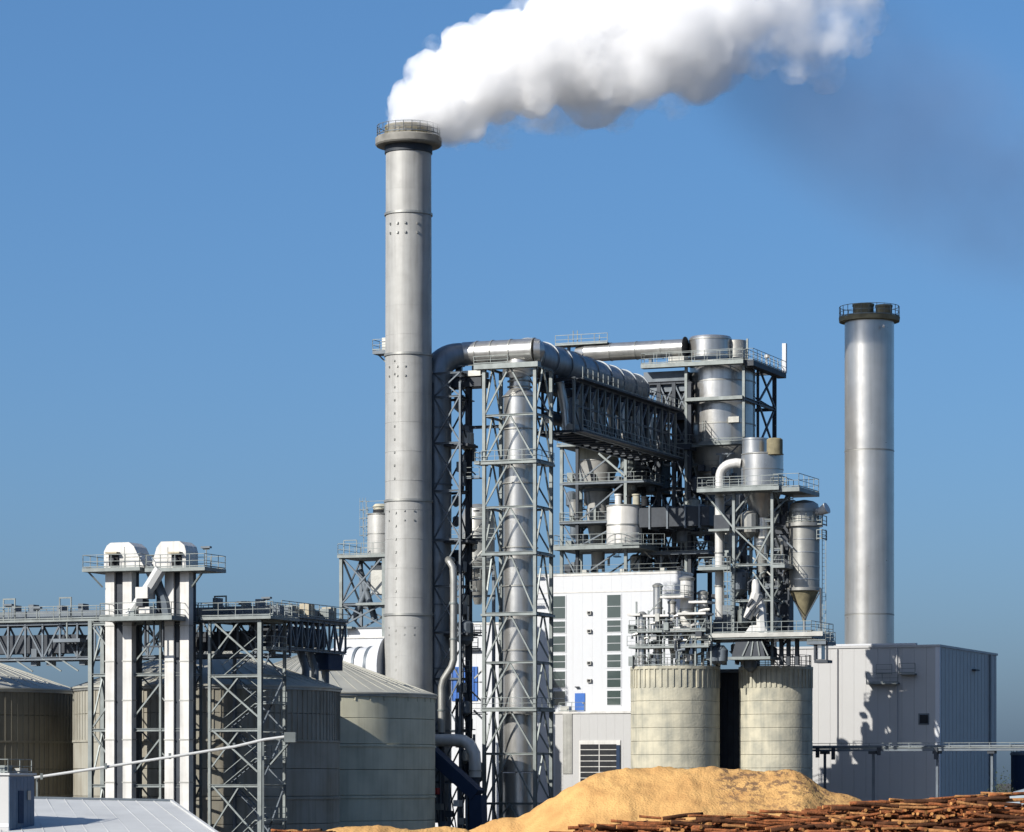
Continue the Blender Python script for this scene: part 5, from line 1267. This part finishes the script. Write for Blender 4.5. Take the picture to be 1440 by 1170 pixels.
    for i in range(1500):
        px = rnd.uniform(790, 1460); k = rnd.uniform(0, 11); Y = 205.5 - k * .55; z = py2z(topz(px), 205) - k * .26 - .36 + rnd.uniform(-.12, .1); L = rnd.uniform(.8, 3); r = rnd.uniform(.06, .13); yaw = rnd.uniform(-.4, .4) if rnd.random() < .6 else R(90) + rnd.uniform(-.4, .4)
        u = Vector((math.cos(yaw), math.sin(yaw), rnd.uniform(-.06, .06))); v = Vector((-math.sin(yaw), math.cos(yaw), 0)); c = Vector((px2x(px, Y), Y + 1, z)); b = len(bmv)
        for e in (-.5, .5):
            for q in range(7): a = q * 2 * math.pi / 7; bmv.append(c + u * L * e + v * r * math.cos(a) + Vector((0, 0, r * math.sin(a))))
        for q in range(7): bmf.append((b + q, b + (q + 1) % 7, b + 7 + (q + 1) % 7, b + 7 + q))
        bmf.append(tuple(range(b + 6, b - 1, -1))); bmf.append(tuple(range(b + 7, b + 14)))
    o = bpy.data.objects.new('log_stack_heart', mesh('log_stack_heart', bmv, bmf, 'bark')); C.objects.link(o); o['kind'] = 'stuff'; o['label'] = 'packed smaller brown logs deep inside the foreground stack'
    # earth-dark mound that carries them
    vs, fs = [], []; nn = 60
    for i in range(nn + 1):
        px = 770 + 720 * i / nn; zt = py2z(topz(px), 205) - .5
        for y, z in ((212, 0), (208.5, zt - .4), (206.5, zt), (199, zt - 3.2), (194, -.02)): vs.append((px2x(px, 205), y, max(-.02, z)))
    for i in range(nn):
        for j in range(4): k = i * 5 + j; fs.append((k, k + 5, k + 6, k + 1))
    o = bpy.data.objects.new('bark_mound', mesh('bark_mound', vs, fs, 'bark')); C.objects.link(o); o['kind'] = 'stuff'; o['label'] = 'dark bark litter under the foreground log stack'
    # short dark red stack at the left
    ORD = ('first', 'second', 'third', 'fourth', 'fifth', 'sixth', 'seventh', 'eighth')
    for i in range(8):
        px = 388 + i * 10.5 + rnd.uniform(-2, 2); Y = 203 + rnd.uniform(-1, 1); o = bpy.data.objects.new('log', rnd.choice(variants[:5])); C.objects.link(o)
        o.location = (px2x(px, Y), Y, py2z(1168, Y) - rnd.uniform(0, .25)); o.rotation_euler = (0, 0, rnd.uniform(-.5, .5)); o.scale = (.5, 1, 1)
        o['label'] = ORD[i] + ' brown log from the left in the little stack below the round silos'; o['category'] = 'log'; o['group'] = 'logs in the small stack below the round silos'
    return
logs()

# ------------------------------------------------------------------ steam and smoke
def volmat(name, dens, col, absorb=None, aniso=0.2, fade=None, nscale=.12, thr=(.4, .6), x_fade=None):
    m = bpy.data.materials.new(name); m.use_nodes = True; n = m.node_tree.nodes; l = m.node_tree.links
    n.remove(n['Principled BSDF']); out = n['Material Output']
    v = n.new('ShaderNodeVolumePrincipled'); v.inputs['Color'].default_value = (*col, 1); v.inputs['Density'].default_value = dens; v.inputs['Anisotropy'].default_value = aniso
    l.new(v.outputs[0], out.inputs['Volume'])
    if nscale:
        g = n.new('ShaderNodeTexCoord'); t = n.new('ShaderNodeTexNoise'); t.inputs['Scale'].default_value = nscale; t.inputs['Detail'].default_value = 5; t.inputs['Roughness'].default_value = .6
        l.new(g.outputs['Object'], t.inputs['Vector'])
        r = n.new('ShaderNodeMapRange'); r.interpolation_type = 'SMOOTHSTEP'; r.inputs['From Min'].default_value = thr[0]; r.inputs['From Max'].default_value = thr[1]; r.inputs['To Max'].default_value = dens
        l.new(t.outputs[0], r.inputs['Value']); val = r.outputs[0]
        if fade:    # ellipsoidal soft edge in object space: centre, radii
            mp = n.new('ShaderNodeMapping'); mp.vector_type = 'POINT'
            mp.inputs['Location'].default_value = tuple(-c / s for c, s in zip(*fade)); mp.inputs['Scale'].default_value = tuple(1 / s for s in fade[1])
            l.new(g.outputs['Object'], mp.inputs[0]); ln = n.new('ShaderNodeVectorMath'); ln.operation = 'LENGTH'; l.new(mp.outputs[0], ln.inputs[0])
            r2 = n.new('ShaderNodeMapRange'); r2.interpolation_type = 'SMOOTHSTEP'; r2.inputs['From Min'].default_value = 1; r2.inputs['From Max'].default_value = .25; l.new(ln.outputs['Value'], r2.inputs['Value'])
            mu = n.new('ShaderNodeMath'); mu.operation = 'MULTIPLY'; l.new(val, mu.inputs[0]); l.new(r2.outputs[0], mu.inputs[1]); val = mu.outputs[0]
        if x_fade:
            sp = n.new('ShaderNodeSeparateXYZ'); l.new(g.outputs['Object'], sp.inputs[0])
            r3 = n.new('ShaderNodeMapRange'); r3.inputs['From Min'].default_value = x_fade[0]; r3.inputs['From Max'].default_value = x_fade[1]; r3.inputs['To Min'].default_value = 1; r3.inputs['To Max'].default_value = x_fade[2]
            l.new(sp.outputs[0], r3.inputs['Value']); mu = n.new('ShaderNodeMath'); mu.operation = 'MULTIPLY'; l.new(val, mu.inputs[0]); l.new(r3.outputs[0], mu.inputs[1]); val = mu.outputs[0]
        l.new(val, v.inputs['Density'])
    M[name] = m
def puff(name, label, path, mname, nper, seed, vox=.5, amp=.5, jit=.75, rb=(.3, .55)):
    rnd = random.Random(seed); Y = 318
    P = [(Vector((px2x(a, Y + d), Y + d, py2z(b, Y + d))), r / F * Y) for a, b, r, d in path]
    bm = bmesh.new(); o0 = P[0][0].copy()
    for (p, r), (q, s) in zip(P, P[1:]):
        L = (q - p).length; steps = max(2, int(L / (min(r, s) * .45)))
        for i in range(steps):
            f = i / steps; c = p.lerp(q, f); rr = r + (s - r) * f
            bmesh.ops.create_icosphere(bm, subdivisions=2, radius=rr * .8, matrix=Matrix.Translation(c - o0))
            for k in range(nper):
                d = Vector((rnd.gauss(0, 1), rnd.gauss(0, 1), rnd.gauss(0, 1))).normalized()
                b = rnd.uniform(*rb) * rr; bmesh.ops.create_icosphere(bm, subdivisions=2, radius=b, matrix=Matrix.Translation(c - o0 + d * rr * jit * rnd.uniform(.85, 1.1)))
    me = bpy.data.meshes.new('tmp'); bm.to_mesh(me); bm.free()
    tmp = bpy.data.objects.new('tmp', me); C.objects.link(tmp); md = tmp.modifiers.new('r', 'REMESH'); md.mode = 'VOXEL'; md.voxel_size = vox
    dg = bpy.context.evaluated_depsgraph_get(); m2 = bpy.data.meshes.new_from_object(tmp.evaluated_get(dg))
    bpy.data.objects.remove(tmp)
    m2.calc_loop_triangles() if False else None
    for v in m2.vertices:
        nrm = v.normal; p = v.co; zone = min(1, .25 + (p - Vector((0, 0, 0))).length / 9)
        a = abs(noise.noise(p * .33)) * 2.0 + abs(noise.noise(p * .8)) * 1.0 + abs(noise.noise(p * 1.7)) * .5
        v.co = p + nrm * amp * zone * (a - .9)
    m2.materials.clear(); m2.materials.append(M[mname]); m2.shade_smooth()
    o = bpy.data.objects.new(name, m2); C.objects.link(o); o.location = o0; o['label'] = label; o['kind'] = 'stuff'
    print(name, len(m2.vertices))
volmat('steam_vol', .62, (.985, .985, .985), nscale=.28, thr=(.22, .6), x_fade=(16, 40, .15), aniso=.0)
puff('steam_plume', 'thick billowing white steam plume blown to the right from the tall chimney',
     [(574, 180, 28, 0), (577, 160, 34, 0), (596, 144, 45, 0), (636, 130, 66, 0), (690, 98, 78, 0), (755, 84, 90, 0), (820, 70, 97, 1), (890, 64, 104, 1), (950, 44, 106, 2), (1005, 5, 100, 2), (1080, -50, 100, 3), (1160, -110, 110, 3)],
     'steam_vol', 9, 4)
volmat('wisp_vol', .30, (.98, .98, .98), nscale=.24, thr=(.36, .68), aniso=.1)
volmat('veil_vol', .16, (.99, .99, .99), nscale=.42, thr=(.42, .68), aniso=.1)
puff('steam_veil', 'thin torn veil of steam around the white plume', [(580, 160, 40, 0), (600, 142, 54, 0), (640, 128, 76, 0), (695, 98, 90, 0), (755, 84, 104, 0), (820, 70, 112, 1), (890, 64, 114, 1), (950, 44, 114, 2), (1010, 5, 110, 2), (1090, -30, 110, 2)], 'veil_vol', 6, 14, .6, .9)
puff('steam_wisps', 'ragged thinning steam torn off the right end of the plume',
     [(930, 50, 60, 0), (1000, 30, 80, 0), (1070, 15, 78, 0), (1110, 45, 62, 0), (1150, 50, 66, 0), (1185, 0, 74, 0), (1215, -50, 70, 0)], 'wisp_vol', 8, 9, .6, .9)
def smoke_box():
    volmat('smoke_vol', .075, (.26, .39, .60), nscale=.07, thr=(.28, .62), fade=((0, 0, 0), (34, 13, 14)), aniso=0)
    bm = bmesh.new(); bmesh.ops.create_icosphere(bm, subdivisions=4, radius=1); bmesh.ops.scale(bm, vec=(34, 13, 14), verts=bm.verts)
    me = bpy.data.meshes.new('smoke_drift'); bm.to_mesh(me); bm.free(); me.materials.append(M['smoke_vol'])
    o = bpy.data.objects.new('smoke_drift', me); C.objects.link(o); Y = 322; o.location = (px2x(1260, Y), Y, py2z(175, Y)); o.rotation_euler = (0, R(33), 0)
    o['kind'] = 'stuff'; o['label'] = 'faint blue grey smoke drifting off at the upper right'
smoke_box()
